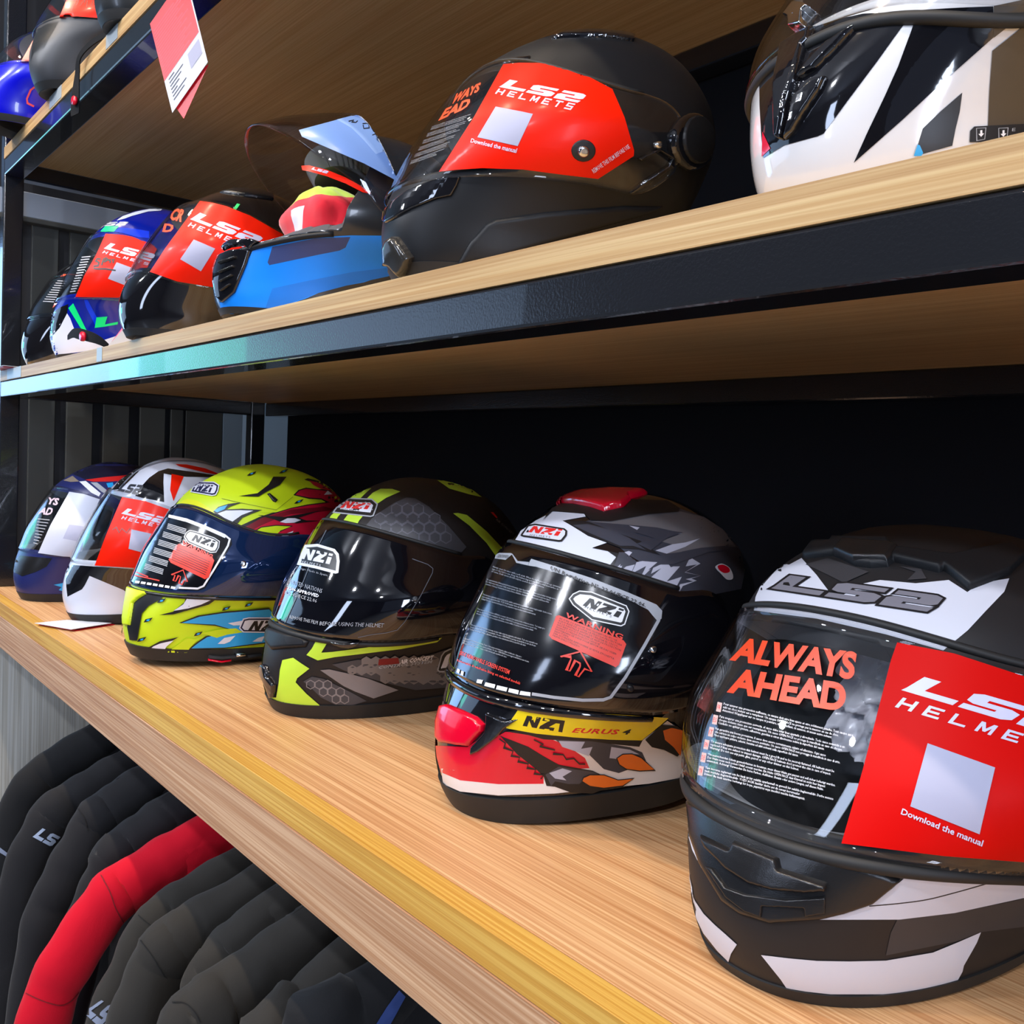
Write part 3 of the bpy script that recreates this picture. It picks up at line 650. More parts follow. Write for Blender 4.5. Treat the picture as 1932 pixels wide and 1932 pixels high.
FB = pm('film_black_gloss', (0.004, 0.004, 0.006), .14, coat=.6, coat_rough=.08)
h.patch("388,405 480,410 495,452 560,456 575,440 700,478 900,543 1100,622 1245,684 1276,718 1272,760 1225,860 1100,1060 1010,1185 965,1206 850,1212 700,1196 500,1160 300,1106 165,1052", FB, **h.fk())
h.patch("568,455 577,440 700,478 900,543 1100,622 1245,684 1276,718 1272,760 1250,772 1222,740 1200,712 1080,650 900,578 700,510 600,482 560,476", M_GT, **h.fk())
h.patch("392,408 470,410 498,462 560,476 566,458 505,452 478,415 440,446 382,438", M_GT, **h.fk())
h.stroke("1245,720 1262,740 1255,770 1180,905 1080,1070 1000,1178 960,1192 850,1194 700,1180 580,1162", 17, M_GT, **h.fk())
for a in ("520,1146 574,1154 572,1174 514,1166", "460,1132 512,1143 508,1165 455,1152", "396,1117 452,1129 445,1150 390,1138", "335,1101 388,1113 382,1134 328,1120", "292,1085 322,1090 314,1110 286,1104", "206,1040 220,1045 216,1068 202,1062", "186,1028 200,1036 194,1056 180,1048"): h.patch(a, M_WT, **h.fk())
h.text("UN Regulation Nº. 22.06/ECE 22.06.", "686,480 1192,682 1183,706 678,505", M_BT, res=1, bold=.02, **h.fk()); h.text("CERTIFIED", "400,418 462,424 458,438 392,434", M_BT, res=1, **h.fk())
BG = "778,655 800,628 835,611 900,617 1085,690 1100,722 1077,792 1055,803 900,770 800,690"
h.patch(BG, M_WT, **h.fk()); h.patch(shrink(BG, 6), M_BT, **h.fk()); h.patch(shrink(BG, 20), M_WT, **h.fk())
letters(h, "872,643 1062,706 1040,756 848,690", M_BT, polys=NZI, **h.fk()); h.text("HELMETS", "868,692 1008,744 1004,756 862,704", M_BT, res=1, spacing=1.3, **h.fk())
FR_ = pm('film_red_print', (222, 62, 48), .4)
h.text("WARNING", "768,728 1068,848 1060,876 757,752", FR_, bold=.03, spacing=1.1, **h.fk())
h.patch("712,748 728,744 1068,878 1082,898 1042,1008 1025,1019 690,872 674,852", FR_, **h.fk())
h.text("BE SURE TO REMOVE THIS FILM BEFORE ITS USE.\nASEGURESE DE QUITAR LA PELICULA PROTECTORA\nDE LA PANTALLA ANTES DE UTILIZAR EL CASCO.\nASSUREZ VOUS D'ENLEVER LE FILM DE PROTECTION\nAVANT L'UTILISATION DU CASQUE.\nENTFERNEN SIE DIESE FOLIE BEVOR SIE DAS VISIER\nBENUTZEN.\nPER SICUREZZA RIMUOVERE QUESTA ETICHETTA\nPRIMA DELL'UTILIZZO.", "732,756 1068,888 1032,1002 692,855", M_BT, res=0, step=60, **h.fk())
h.stroke("735,965 840,938 900,1043 862,1028 830,1068 814,1062 838,1015 838,1000 812,985 784,1040 766,1036 790,978 790,966", 8, FR_, closed=True, **h.fk())
PAR = "Always clean the visor with a soft cloth. When the visor gets wet in e.g. rainwater,\nwipe it dry before use. Keep the helmet bag and store on a solid level surface at\nall times. Dark visors should only be used in daylight conditions."
for i, (a, c, b2, d) in enumerate(((378, 480, 740, 592), (345, 548, 715, 655), (325, 628, 690, 733), (298, 706, 655, 812), (262, 790, 615, 893), (224, 862, 574, 976))):
    dx = (b2-a); h.text(LANG[(i+3) % 6] if i else PAR, [(a, c), (b2, d), (b2-9, d+36), (a-9, c+36)], M_GT, res=0, step=60, **h.fk())
h.text("SIDE REMOVABLE SCREEN SYSTEM", "205,934 470,1036 463,1060 198,955", FR_, res=1, bold=.02, **h.fk()); h.text("Removable & washable lining on selected models", "190,978 525,1098 520,1118 186,994", FR_, res=1, bold=.02, **h.fk())
h.film_end()
h.disc('visor_knob', (1226, 925), 22, M_CHROME, .004, tree=h.vtree, mirror=False); h.disc('visor_knob', (1105, 1130), 20, M_BT, .003, tree=h.vtree, mirror=False)
h.trim(RUB, .026, .003); h.done(); H5 = h

# ======== black helmet with lime bands
h = make('H4', 'full_face_helmet', 'matte black helmet with lime bands, honeycomb pattern and dark mirror visor', 7, 150)
h.visor_curves("170,1130 250,1190 400,1240 600,1280 800,1290 1000,1290 1400,1270 1550,1200", "490,480 600,475 800,505 1000,560 1200,620 1450,690 1700,750")
h.visor(M_VISB, off=.004, pm=1.9, label='gloss black visor'); h.shell(pm('brown_black_matte_shell', (0.014, 0.012, 0.012), .45, spec=.35))
LIME = pm('lime_paint', (186, 220, 62), .4); HEXF = pm('honeycomb_field', (0.045, 0.045, 0.053), .45); HEXL = pm('honeycomb_line', (86, 86, 94), .45); HEXD = pm('honeycomb_cell', (112, 106, 104), .4)
h.patch("745,300 785,262 825,240 895,228 855,262 815,302", LIME); h.patch("862,302 905,260 960,232 1040,233 1098,252 1000,295 935,338", LIME)
h.patch("588,462 612,420 640,395 690,397 660,430 640,470", LIME); h.patch("684,482 710,440 742,400 845,413 810,455 786,498", LIME)
h.patch("1355,172 1400,168 1530,200 1600,240 1668,292 1580,272 1440,232", LIME); h.patch("1466,405 1500,402 1562,416 1640,480 1700,530 1822,660 1775,718 1700,612 1580,490", LIME)
h.patch("850,500 900,440 960,395 1060,330 1140,295 1200,300 1300,360 1440,500 1560,640 1520,682 1300,620 1100,560", HEXF)
def hexes(s, poly, r, m, w, tree=None, grow=0.0, fill=None):
    P = [Vector((a, b2, 0)) for a, b2 in pts(poly)]; xs = [p.x for p in P]; ys_ = [p.y for p in P]
    def inside(x, y):
        c = False
        for i in range(len(P)):
            a, b2 = P[i], P[i-1]
            if (a.y > y) != (b2.y > y) and x < (b2.x-a.x)*(y-a.y)/(b2.y-a.y)+a.x: c = not c
        return c
    row = 0; y = min(ys_)
    while y < max(ys_):
        x = min(xs)+(row % 2)*r*.87
        while x < max(xs):
            rr = r*(1+grow*(x-min(xs))/(max(xs)-min(xs)))
            if inside(x, y):
                H = [(x+rr*.92*math.cos(a), y+rr*.92*math.sin(a)) for a in np.arange(6)*math.pi/3+math.pi/6]
                if fill: s.patch(H, fill, tree=tree, step=40)
                else: s.stroke(H, w, m, closed=True, tree=tree, step=40)
                s.k -= 1
            x += r*1.74
        y += r*1.5; row += 1
    s.k += 1
hexes(h, "880,490 960,405 1060,340 1150,310 1280,370 1440,520 1530,640 1300,600 1100,545", 44, HEXL, 7)
h.badge("622,402 650,362 690,302 720,296 900,303 942,340 935,365 912,425 892,432", (M_GT, M_BT, WM), (0, 9, 30))
letters(h, "706,316 885,335 868,378 672,368", M_RT, polys=NZI); h.text("HELMETS", "690,372 812,380 808,392 684,382", M_BT, spacing=1.3, res=1)
h.text("AIR CONCEPT", "1770,440 1890,545 1885,560 1762,452", M_GT, res=1); h.patch("1725,398 1745,398 1775,435 1768,442", M_RT)
h.patch("522,1273 560,1270 590,1280 586,1310 545,1378 620,1372 800,1348 1000,1320 1200,1296 1388,1270 1352,1302 1100,1350 800,1388 640,1408 520,1432 442,1395 480,1350", LIME)
h.patch("275,1432 350,1415 400,1450 462,1490 378,1556 366,1585 440,1665 532,1745 502,1776 350,1786 225,1768 190,1725 178,1688 232,1692 248,1600 258,1500", LIME)
GP = pm('warm_grey_panel_paint', (122, 116, 116), .4)
h.patch("537,1500 600,1494 740,1525 870,1558 1082,1640 908,1698 780,1650 700,1612", GP)
h.patch("420,1580 480,1545 560,1560 640,1600 760,1660 860,1715 760,1745 640,1740 540,1690 470,1620", HEXF)
hexes(h, "440,1585 500,1550 620,1600 740,1660 700,1725 620,1720 520,1660", 34, GP, 6)
h.patch("620,1460 800,1425 1100,1440 1340,1380 1440,1345 1480,1500 1440,1620 1200,1640 1000,1590 840,1545 700,1500", HEXF)
hexes(h, "660,1470 820,1440 1340,1440 1460,1540 1380,1600 1150,1610 960,1560 760,1510", 38, HEXD, 5, grow=.5, fill=HEXD)
h.text("AIR CONCEPT", "1092,1425 1330,1392 1326,1424 1086,1456", M_WT, bold=.03, shear=.2, res=1); h.text("CONTROL SYSTEM", "945,1468 1322,1426 1318,1448 940,1490", M_GT, bold=.02, shear=.2, res=1); h.patch("945,1420 1080,1410 1088,1452 940,1464", pm('dark_red_print', (120, 22, 30), .4))
h.badge("1350,1498 1378,1395 1400,1365 1440,1345 1560,1325 1600,1480 1400,1512 1365,1512", (M_GT, M_BT, WM), (0, 9, 30)); letters(h, "1440,1385 1560,1365 1545,1460 1425,1475", M_RT, polys=NZI[:1])
h.plate('chin_vent', "165,1195 290,1240 430,1282 462,1300 440,1342 300,1352 200,1362 152,1300 150,1240", M_MATTE, h=.005, bev=25); h.patch("310,1280 360,1275 432,1292 428,1318 330,1328 315,1310", M_BT, lift=.0058)
h.plate('nose_vent', "128,1475 150,1455 175,1475 185,1540 232,1600 232,1650 222,1690 200,1690 165,1600 130,1530", M_GLOSSB, h=.007, bev=12, mirror=False)
h.plate('visor_lever', "598,1290 700,1300 830,1290 790,1325 740,1342 680,1338 630,1320", M_GLOSSB, h=.006, bev=12)
h.gasket(RUB, 'l', -.005, .004); h.gasket(RUB, 'u', .003, .0025)
h.film_start(label='tinted film with white print')
FG = pm('film_edge_and_glint', (96, 100, 108), .2)
h.stroke("1180,722 1290,762 1325,790 1322,820 1240,980 1130,1160 1075,1220 1000,1240 900,1252 800,1272", 5, FG, **h.fk()); h.stroke("580,522 500,680 420,880 340,1060 290,1170", 7, FG, **h.fk())  # the second stroke is a painted reflection streak
B4 = "375,765 402,690 430,626 520,619 640,655 668,690 674,740 665,822 645,828 500,790"
h.patch(B4, M_WT, **h.fk()); h.patch(shrink(B4, 20), M_BT, **h.fk())
letters(h, "422,642 618,684 604,762 402,722", M_WT, polys=NZI, **h.fk()); h.text("HELMETS", "408,734 545,764 542,778 402,748", M_WT, res=1, spacing=1.3, **h.fk())
h.text("Design Made in Spain.", "375,776 597,834 592,852 368,794", M_GT, res=1, **h.fk()); h.text("UNITED NATIONS", "330,868 556,936 550,966 322,896", M_GT, res=1, **h.fk())
h.text("2206 APPROVED", "312,915 534,972 530,998 306,938", M_WT, res=1, bold=.03, **h.fk()); h.text("R22.05/ECE 22.06", "298,948 520,1008 514,1032 292,970", M_GT, res=1, **h.fk())
h.text("REMOVE THIS FILM", "330,1120 525,1158 520,1184 324,1142", M_GT, res=1, **h.fk()); h.text("BEFORE USING THE HELMET", "540,1162 985,1172 978,1200 534,1188", M_GT, res=1, **h.fk())
h.film_end(); h.disc('visor_knob', (1202, 1003), 20, pm('dark_knob', (.06, .065, .07), .15), .003, tree=h.vtree, mirror=False)
h.trim(RUB, .02, .0025); h.done(); H4 = h
# ======== lime helmet with red and blue flames
h = make('H3', 'full_face_helmet', 'lime yellow helmet with crimson and blue flame graphics and blue mirror visor', 6, 130)
h.visor_curves("690,740 750,770 900,790 1100,805 1300,810 1480,810", "940,325 1000,340 1100,365 1200,410 1300,450 1420,490 1600,480")
M_IRI = pm('blue_mirror_visor', (0.010, 0.035, 0.13), .05, metal=.55, coat=1)
h.visor(M_IRI, off=.004, pm=1.9, label='blue mirror visor'); h.shell(pm('lime_matte_shell', (196, 220, 30), .38))
CRIM = pm('crimson_paint', (188, 20, 52), .4); CRD = pm('dark_crimson_paint', (118, 14, 34), .4); SKY = pm('sky_blue_paint', (40, 160, 226), .35); YB_ = pm('brow_yellow_paint', (216, 220, 0), .35)
h.patch("948,322 985,292 1010,288 1060,298 1120,335 1145,358 1110,364 1040,350 1000,342", YB_, smooth=False)
h.patch("1270,440 1390,385 1540,335 1650,318 1745,306 1722,292 1655,288 1572,268 1600,240 1640,228 1700,236 1745,236 1700,210 1630,185 1650,178 1720,195 1800,245 1900,300 1900,480 1620,492 1480,488 1400,488 1350,480 1300,455", M_BT)
h.patch("1300,446 1400,392 1560,340 1660,322 1770,308 1722,286 1660,282 1584,266 1605,244 1640,234 1730,244 1800,252 1900,310 1900,470 1620,488 1480,486 1350,478", CRIM)
h.patch("1300,446 1400,392 1560,345 1740,330 1800,345 1700,360 1560,370 1480,395 1400,430 1340,462", CRD)
h.patch("1655,190 1700,200 1780,245 1720,235 1680,215", CRIM)
LMP = MATS['lime_matte_shell']
h.patch("1345,474 1400,440 1480,430 1566,434 1500,462 1470,490 1400,486", LMP); h.stroke("1345,474 1400,440 1480,430 1566,434 1500,462", 5, M_BT)
h.patch("1345,300 1420,340 1490,345 1560,318 1640,300 1700,300 1740,300 1640,320 1560,336 1480,360 1420,365 1340,340", LMP)
h.patch("1500,412 1540,390 1580,392 1612,402 1575,416 1530,418", WM); h.patch("1500,492 1530,475 1572,460 1560,480 1520,494", WM); h.patch("1735,268 1755,245 1780,264", WM)
h.patch("1380,375 1520,385 1600,372 1720,350 1600,390 1640,404 1720,405 1620,415 1590,420 1500,410 1460,396", M_BT); h.patch("1500,412 1540,392 1580,392 1612,402 1575,416 1530,418", WM)
h.patch("1145,358 1172,332 1225,316 1300,308 1235,330 1212,346 1300,342 1405,348 1350,368 1300,390 1270,425 1275,442 1230,424 1165,378", M_BT)
h.patch("1168,368 1212,352 1290,350 1358,352 1296,376 1240,416", WM); h.patch("1150,352 1180,334 1222,322 1205,345 1165,362", SKY)
h.patch("1280,275 1380,260 1440,214 1465,172 1536,172 1500,216 1432,250 1385,278", M_BT)
h.stroke("1190,288 1300,312 1480,348 1570,278", 2.5, pm('seam_line', (120, 134, 20), .5))
h.plate('crown_slot', "1432,262 1448,259 1490,294 1478,308 1462,302", M_BT, h=.003, bev=5)
for x, y in ((1350, 155), (1520, 143), (1600, 303)): h.patch([(x-26, y+12), (x-10, y-2), (x+26, y-12), (x+14, y+2), (x-12, y+12)], M_BT); h.patch([(x-10, y+3), (x, y-3), (x+10, y-4), (x+2, y+5)], SKY)
h.badge("1022,255 1050,205 1070,198 1150,200 1178,218 1172,250 1160,272 1140,276", (WM, pm('navy_print', (26, 34, 70), .4), WM), (0, 5, 13)); letters(h, "1066,212 1142,216 1130,258 1045,248", MATS['navy_print'], polys=NZI)
h.patch("790,792 805,785 885,796 870,822 800,862 765,902 740,1046 700,1042 688,975 706,860", M_BT)
h.patch("960,950 1060,910 1200,888 1440,868 1480,920 1470,1010 1420,1060 1200,1087 1010,1092 1060,1050 1100,1022 1250,988 1150,965", M_BT)
h.patch("975,950 1070,916 1200,896 1440,876 1480,920 1470,1004 1420,1054 1200,1082 1025,1086 1070,1052 1110,1026 1262,990 1150,958", SKY)
h.patch("1080,1005 1170,985 1262,978 1300,1000 1220,1012 1160,1030", LMP)
h.patch("855,910 930,890 990,840 1005,800 1180,806 1120,850 1060,868 930,905", M_BT); h.patch("932,886 985,850 1010,812 1160,812 1080,850 1010,872", WM)
h.patch("770,1120 800,1080 860,1048 960,1025 900,1060 880,1115 780,1128", M_BT); h.patch("785,1114 825,1075 860,1060 932,1044 895,1075 878,1104", WM)
h.patch("900,1104 950,1070 1000,1030 1060,1040 1020,1080 1000,1110 920,1120", LMP)
h.patch("1165,1062 1200,1030 1260,1018 1230,1050 1200,1062", WM); h.patch("1350,1050 1380,1030 1415,1020 1400,1050", WM); h.patch("1220,950 1300,935 1300,960 1250,962", WM)
h.badge("1278,976 1300,925 1330,918 1480,918 1480,1004 1300,1000", (WM, MATS['navy_print'], WM), (0, 6, 14)); letters(h, "1345,935 1500,930 1490,990 1320,992", M_BT, polys=NZI)
for x, y in ((800, 935), (872, 832), (1212, 868), (1332, 846), (1062, 1006), (768, 1036)): h.patch([(x-24, y+14), (x-14, y-3), (x+24, y-13), (x+12, y+4), (x-8, y+12)], M_BT); h.patch([(x-10, y+6), (x-5, y-2), (x+10, y-4), (x+3, y+6)], SKY)
h.plate('chin_vent', "690,758 740,775 786,785 792,800 745,828 724,850 706,966 668,962 666,920 674,860 684,800", LMP, h=.006, bev=8, label='lime chin vent')
h.gasket(M_BT, 'l', -.005, .003); h.gasket(RUB, 'u', .003, .002)
h.film_start(label='black printed warning film')
h.patch("902,370 960,384 1080,422 1180,466 1238,498 1244,530 1170,650 1098,768 1060,780 880,768 715,744 745,650 820,510", FB, **h.fk())
h.stroke("912,378 1000,398 1100,436 1205,482 1232,504 1222,540 1150,662 1092,754 1060,768 960,764", 10, M_WT, **h.fk()); h.stroke("905,380 1000,404 1100,442 1210,492", 16, M_WT, **h.fk())
for k in range(7): a = 728+k*32; h.patch([(a, 726+k*5), (a+24, 730+k*5), (a+20, 742+k*5), (a-4, 738+k*5)], M_WT, **h.fk(.00002))
B3 = "988,492 1000,468 1020,456 1050,462 1150,496 1180,516 1175,550 1160,576 1130,578 1010,525"
h.patch(B3, M_WT, **h.fk()); h.patch(shrink(B3, 4), M_BT, **h.fk()); h.patch(shrink(B3, 10), M_WT, **h.fk()); letters(h, "1040,476 1152,512 1142,550 1025,512", M_BT, polys=NZI, **h.fk())
h.text("WARNING", "985,512 1145,590 1138,612 972,530", FR_, bold=.04, res=1, **h.fk())
h.patch("946,540 965,530 1140,602 1150,620 1120,708 1100,718 920,632 907,615", FR_, **h.fk())
for k in range(7): h.stroke([(942-k*4+6, 548+k*11), (1128-k*4, 628+k*11)], 3, M_BT, **h.fk(.00002))
h.stroke("922,695 985,670 1008,732 990,726 978,748 962,740 972,705 960,700 945,730 932,726 942,698", 5, FR_, closed=True, **h.fk())
for b_ in range(6):
    x, y = 905-b_*24, 424+b_*43
    for k in range(4): h.stroke([(x-k*2, y+k*8), (x+98-k*2, y+30+k*8)], 4.5, M_GT, **h.fk(.00002))
for k in range(2): h.stroke([(735-k*8, 682+k*18), (800+k*60, 708+k*20)], 6, FR_, **h.fk(.00002))
h.film_end(); h.disc('visor_knob', (1305, 635), 17, M_CHROME, .003, tree=h.vtree)
h.trim(RUB, .02, .0025); h.done(); H3 = h
mb = MB(); P = [h.hit(*h.px(q), None, 0, .004)[0] for q in ((1395, 1120), (1330, 1128), (1260, 1128), (1180, 1135), (1115, 1128))]; mb.tube(P, .006, pm('strap_webbing', (.02, .02, .022), .8, bump=.3, bscale=900), 8, .5); mb.build('chin_strap', h.root)
mb = MB(); P = [h.hit(*h.px(q), None, 0, .008)[0] for q in ((1230, 1140), (1180, 1148), (1112, 1136))]; mb.tube(P, .0035, REDP, 8, .5); mb.build('strap_pull', h.root, label='red strap pull')
mb = MB(); P = [h.hit(*h.px(q), None, 0, .008)[0] for q in ((1300, 1108), (1255, 1112))]; mb.tube(P, .007, M_CHROME, 8, .5); mb.build('strap_buckle', h.root)

# ======== white, black and orange helmet
def ls2film(h, film, lq, hq, qr, mat=None, txt=None, lilac=None, tagtxt=None):
    h.film_start(label='protective film on the visor'); lilac = lilac or M_LILAC
    h.patch(film, mat or M_RED, **h.fk())
    if lq: letters(h, lq, lilac, **h.fk())
    if hq: h.text(None, hq, lilac, polys=HELMETS, **h.fk())
    if qr: h.patch(qr, M_QR, **h.fk())
    for t, q in (txt or ()): h.text(t, q, tagtxt or M_ORT, bold=.04, res=2, **h.fk())
h = make('H2', 'full_face_helmet', 'pearl white helmet with black crown and orange red wedge, second from left on the bench', 5, 110)
h.visor_curves("370,625 500,645 700,655", "600,240 750,280 900,330")
h.visor(M_CLEAR, off=.004, label='clear visor'); h.shell(pm('pearl_white_shell', (212, 216, 230), .25, coat=.5), hole=True)
h.patch("360,640 480,648 660,660 900,680 900,790 690,795 660,775 480,700 455,750 440,772 362,812 352,720", M_GLOSSB, mirror=False)
h.patch("725,272 750,230 800,175 850,140 900,125 1010,140 1180,165 1130,172 1000,170 940,165 878,152 876,200 880,305 760,282", M_GLOSSB)
h.patch("600,240 640,190 700,140 770,100 740,145 690,195 650,235", M_GLOSSB); h.stroke("640,232 720,150 800,108 900,86 1050,88 1180,118", 7, pm('crown_grey', (120, 122, 132), .3), smooth=True)
h.patch("920,155 985,168 930,300 912,240", M_RED); h.patch("940,102 1000,104 1100,125 1200,165 1110,150 960,114", M_RED)
letters(h, "655,205 770,215 745,270 632,245", pm('logo_dark', (40, 42, 52), .4))
ls2film(h, "655,278 780,300 915,348 880,420 800,660 700,656 508,645 570,480", "672,336 905,392 893,428 655,368", "658,378 900,434 892,454 650,396", "706,452 825,478 805,585 690,555")
h.stroke("605,455 625,440 640,470 655,448 680,470 700,445", 5, pm('pen_marks', (120, 20, 15), .4), **h.fk()); h.film_end()
h.trim(RUB, .018, .001); h.done(); H2 = h
# ======== navy helmet
h = make('H1', 'full_face_helmet', 'dark navy helmet with pale visor film, leftmost on the bench', 5, 100)
h.visor_curves("110,570 200,590 380,600", "310,225 400,245 530,285")
h.visor(M_CLEAR, off=.004, label='clear visor'); h.shell(pm('navy_matte_shell', (36, 42, 96), .35), hole=True)
NAVD = pm('dark_navy_paint', (18, 20, 44), .4)
h.patch("390,155 450,110 550,85 700,80 760,120 740,165 560,175 460,185", NAVD)
h.patch("455,186 560,172 690,160 760,162 720,185 600,195 500,196", pm('stripe_red', (205, 40, 40), .3)); h.patch("425,195 460,192 540,258 530,275 490,255", M_WT); h.patch("485,200 520,200 590,255 590,275 545,250", M_GT); h.patch("570,205 605,200 610,225 580,228", SKY)
h.patch("340,190 390,165 425,195 380,198", pm('tan_print', (140, 125, 110), .4))
h.patch("70,625 110,592 200,600 280,606 250,650 190,680 120,702 75,680", M_VENT, mirror=False)
h.patch("288,748 352,735 352,785 315,776 330,760", SKY)
ls2film(h, "372,250 450,262 535,290 480,440 430,600 340,596 205,578 270,430", None, None, "372,425 462,438 440,520 338,500", mat=pm('pale_film', (190, 194, 210), .35), txt=(("YS", "262,280 322,285 308,325 246,315"), ("AD", "225,335 292,335 275,378 205,368")), tagtxt=pm('pink_print', (205, 180, 195), .4))
for k in range(9): h.stroke([(205-k*3, 395+k*16), (268-k*8, 402+k*16)], 4, M_GT, **h.fk(.00002))
h.film_end(); h.trim(RUB, .018, .001); h.done(); H1 = h

# ======== middle shelf, near: matte black
h = make('U5', 'full_face_helmet', 'matte black helmet with large orange red film panel, on the middle shelf', 7, 160)
h.visor_curves("150,890 250,830 400,780 600,770 800,780 1000,805 1200,845 1320,865 1500,915", "640,240 720,225 900,240 1000,265 1100,300 1200,350 1300,375 1450,385 1570,420")
h.visor(M_CLEAR, off=.0045, pm=1.85, label='clear visor'); h.shell(MATS['matte_black_shell'], hole=True)
h.plate('visor_pivot', [(1615+108*math.cos(a), 622+140*math.sin(a)) for a in np.linspace(0, 6.2832, 32, endpoint=False)], M_GLOSSB, h=.009, bev=26)
h.plate('pivot_cap', [(1625+80*math.cos(a), 618+112*math.sin(a)) for a in np.linspace(0, 6.2832, 28, endpoint=False)], M_MATTE, h=.0115, bev=14)
h.plate('side_lever', "1315,862 1400,800 1500,735 1518,702 1465,668 1372,715 1360,700 1462,650 1535,690 1535,740 1420,815 1330,868", M_GLOSSB, h=.005, bev=4)
h.plate('front_vent', "118,965 160,915 240,860 330,820 420,790 497,790 478,840 450,888 375,905 250,955 130,1022 112,1012", M_GLOSSB, h=.003, bev=8)
h.plate('nose_vent', "132,1140 148,1100 172,1084 195,1090 225,1130 265,1188 245,1250 222,1292 190,1262 165,1232 132,1228", pm('bronze_black_plastic', (.03, .028, .025), .18, coat=.5), h=.010, bev=26)
h.plate('cheek_panel', "470,1230 540,1110 620,1022 660,1002 900,966 1300,934 1500,938 1400,985 1200,1040 900,1130 640,1210", MATS['matte_black_shell'], h=.0035, bev=26)
h.plate('crown_vent', "935,118 1010,86 1150,78 1290,88 1355,104 1345,128 1240,112 1150,106 1000,110", M_GLOSSB, h=.004, bev=7); h.plate('brow_tab', "698,238 716,214 842,200 830,222 740,236", M_GLOSSB, h=.002, bev=5)
h.gasket(RUB, 'u', .003, .0025)
h.film_start(label='orange red protective film')
h.patch("705,240 780,233 880,234 1000,251 1100,288 1240,362 1300,500 1347,662 1345,690 1170,802 1000,782 800,756 600,750 480,758 388,768 470,640 560,500", M_RED, **h.fk())
letters(h, "714,312 1105,388 1088,434 692,354", M_LILAC, **h.fk()); h.text(None, "676,360 1060,436 1042,468 664,386", M_LILAC, polys=HELMETS, **h.fk())
h.patch("668,450 850,485 775,642 578,600", M_QR, **h.fk()); h.text("Download the manual", "550,606 774,654 767,676 544,626", M_LILAC, bold=.02, **h.fk())
h.text("REMOVE THIS FILM BEFORE USE", "1136,754 1315,632 1326,650 1148,774", M_LILAC, bold=.01, res=1, **h.fk())
h.text("WAYS", "478,388 600,330 585,378 442,446", M_ORT, bold=.045, **h.fk()); h.text("EAD", "425,462 553,404 535,456 388,522", M_ORT, bold=.045, **h.fk())
for i in range(6):
    x, y = 378-i*20, 548+i*34; h.text(LANG[i].replace('\n', '\n'), [(x-20, y), (550-i*26, y-62), (545-i*26, y-38), (x-28, y+20)], M_GT, res=0, step=60, **h.fk())
h.film_end()
h.disc('film_hole', (1098, 664), 62, M_BT, .0012, tree=h.vtree, ry=56, bev=6); h.disc('visor_knob', (1096, 668), 32, M_CHROME, .004, tree=h.vtree); h.disc('visor_knob', (1464, 636), 20, M_CHROME, .004, tree=h.vtree)
h.trim(RUB, .01, .001); h.done(); U5 = h

# ======== middle shelf, far right: white and black
h = make('U6', 'full_face_helmet', 'glossy white helmet with black zigzag graphics, rightmost on the middle shelf', 9, 170)
h.cl = np.array([.138, .0, 0]); h.cu = np.array([.225, -.01, 0]); h.visor_curves("560,180 700,135 870,82 1100,52 1400,22 1932,5", "560,180 700,135"); h.cu = h.cl+np.array([.10, -.008, 0])
h.visor(M_CLEAR, off=.0045, label='clear visor'); h.shell(M_WGLOSS, hole=True)
BR_ = pm('brown_grey_paint', (72, 64, 54), .3, coat=.4)
h.patch("185,480 205,400 250,280 330,165 560,175 700,130 870,92 1050,82 1190,72 1150,150 1100,215 960,410 780,650 610,882 570,900 350,960 215,1042 200,900 188,700", M_GLOSSB, mirror=False)
h.patch("1238,68 1500,52 1728,42 1728,248 1500,450 1300,630 1130,790 1000,905 808,1075 900,870 1010,640 1100,440", M_GLOSSB); h.patch("1522,612 1505,740 1478,850 1456,962 1210,1032 1235,940 1262,850 1380,735", M_BT)
h.patch("1730,40 2100,30 2100,0 2100,-40 1932,92 1730,250", BR_); h.patch("1720,335 1932,168 2200,-20 2200,900 1932,870 1690,832 1700,600", BR_)
for P in ("205,500 240,440 290,430 302,500 285,560 240,575 205,560", "215,720 240,680 290,680 305,720 300,900 270,940 240,860"): h.plate('chin_vent', P, M_VENT, h=-.0, bev=14, base=-.004)
h.plate('nose_vent', "335,395 350,310 440,250 560,185 540,290 500,330 440,540 395,680 350,930 310,900 305,700 300,560", M_GLOSSB, h=.006, bev=20)
h.plate('side_vent', "430,545 520,420 640,300 870,150 700,330 560,470", M_GLOSSB, h=.005, bev=18); h.plate('side_vent', "360,930 430,640 560,530 640,510 600,600 480,780 420,880", M_GLOSSB, h=.005, bev=18)
h.plate('visor_latch', "400,150 470,60 540,70 580,95 540,130 530,220 440,235 435,165", M_CHROME, h=.010, bev=12, label='shiny visor latch')
h.patch("210,870 262,980 205,1035", REDP, mirror=False)
h.patch("1568,940 1572,865 1600,836 1932,818 2200,790 2200,940", M_BT)
for x in (1645, 1790): h.stroke([(x-32, 848), (x+30, 845), (x+22, 920), (x-30, 930)], 4, M_GT, closed=True, step=30); h.patch([(x-8, 862), (x+6, 860), (x+6, 882), (x+18, 882), (x-2, 905), (x-20, 886), (x-8, 884)], M_WT)
h.text("E", "1846,848 1868,846 1866,866 1844,868", M_GT)
h.patch("1200,1030 1225,955 1240,960 1262,1010 1250,1030", SKY)
h.gasket(RUB, 'l', -.006, .004); h.trim(RUB, .008, .001); h.done(); U6 = h

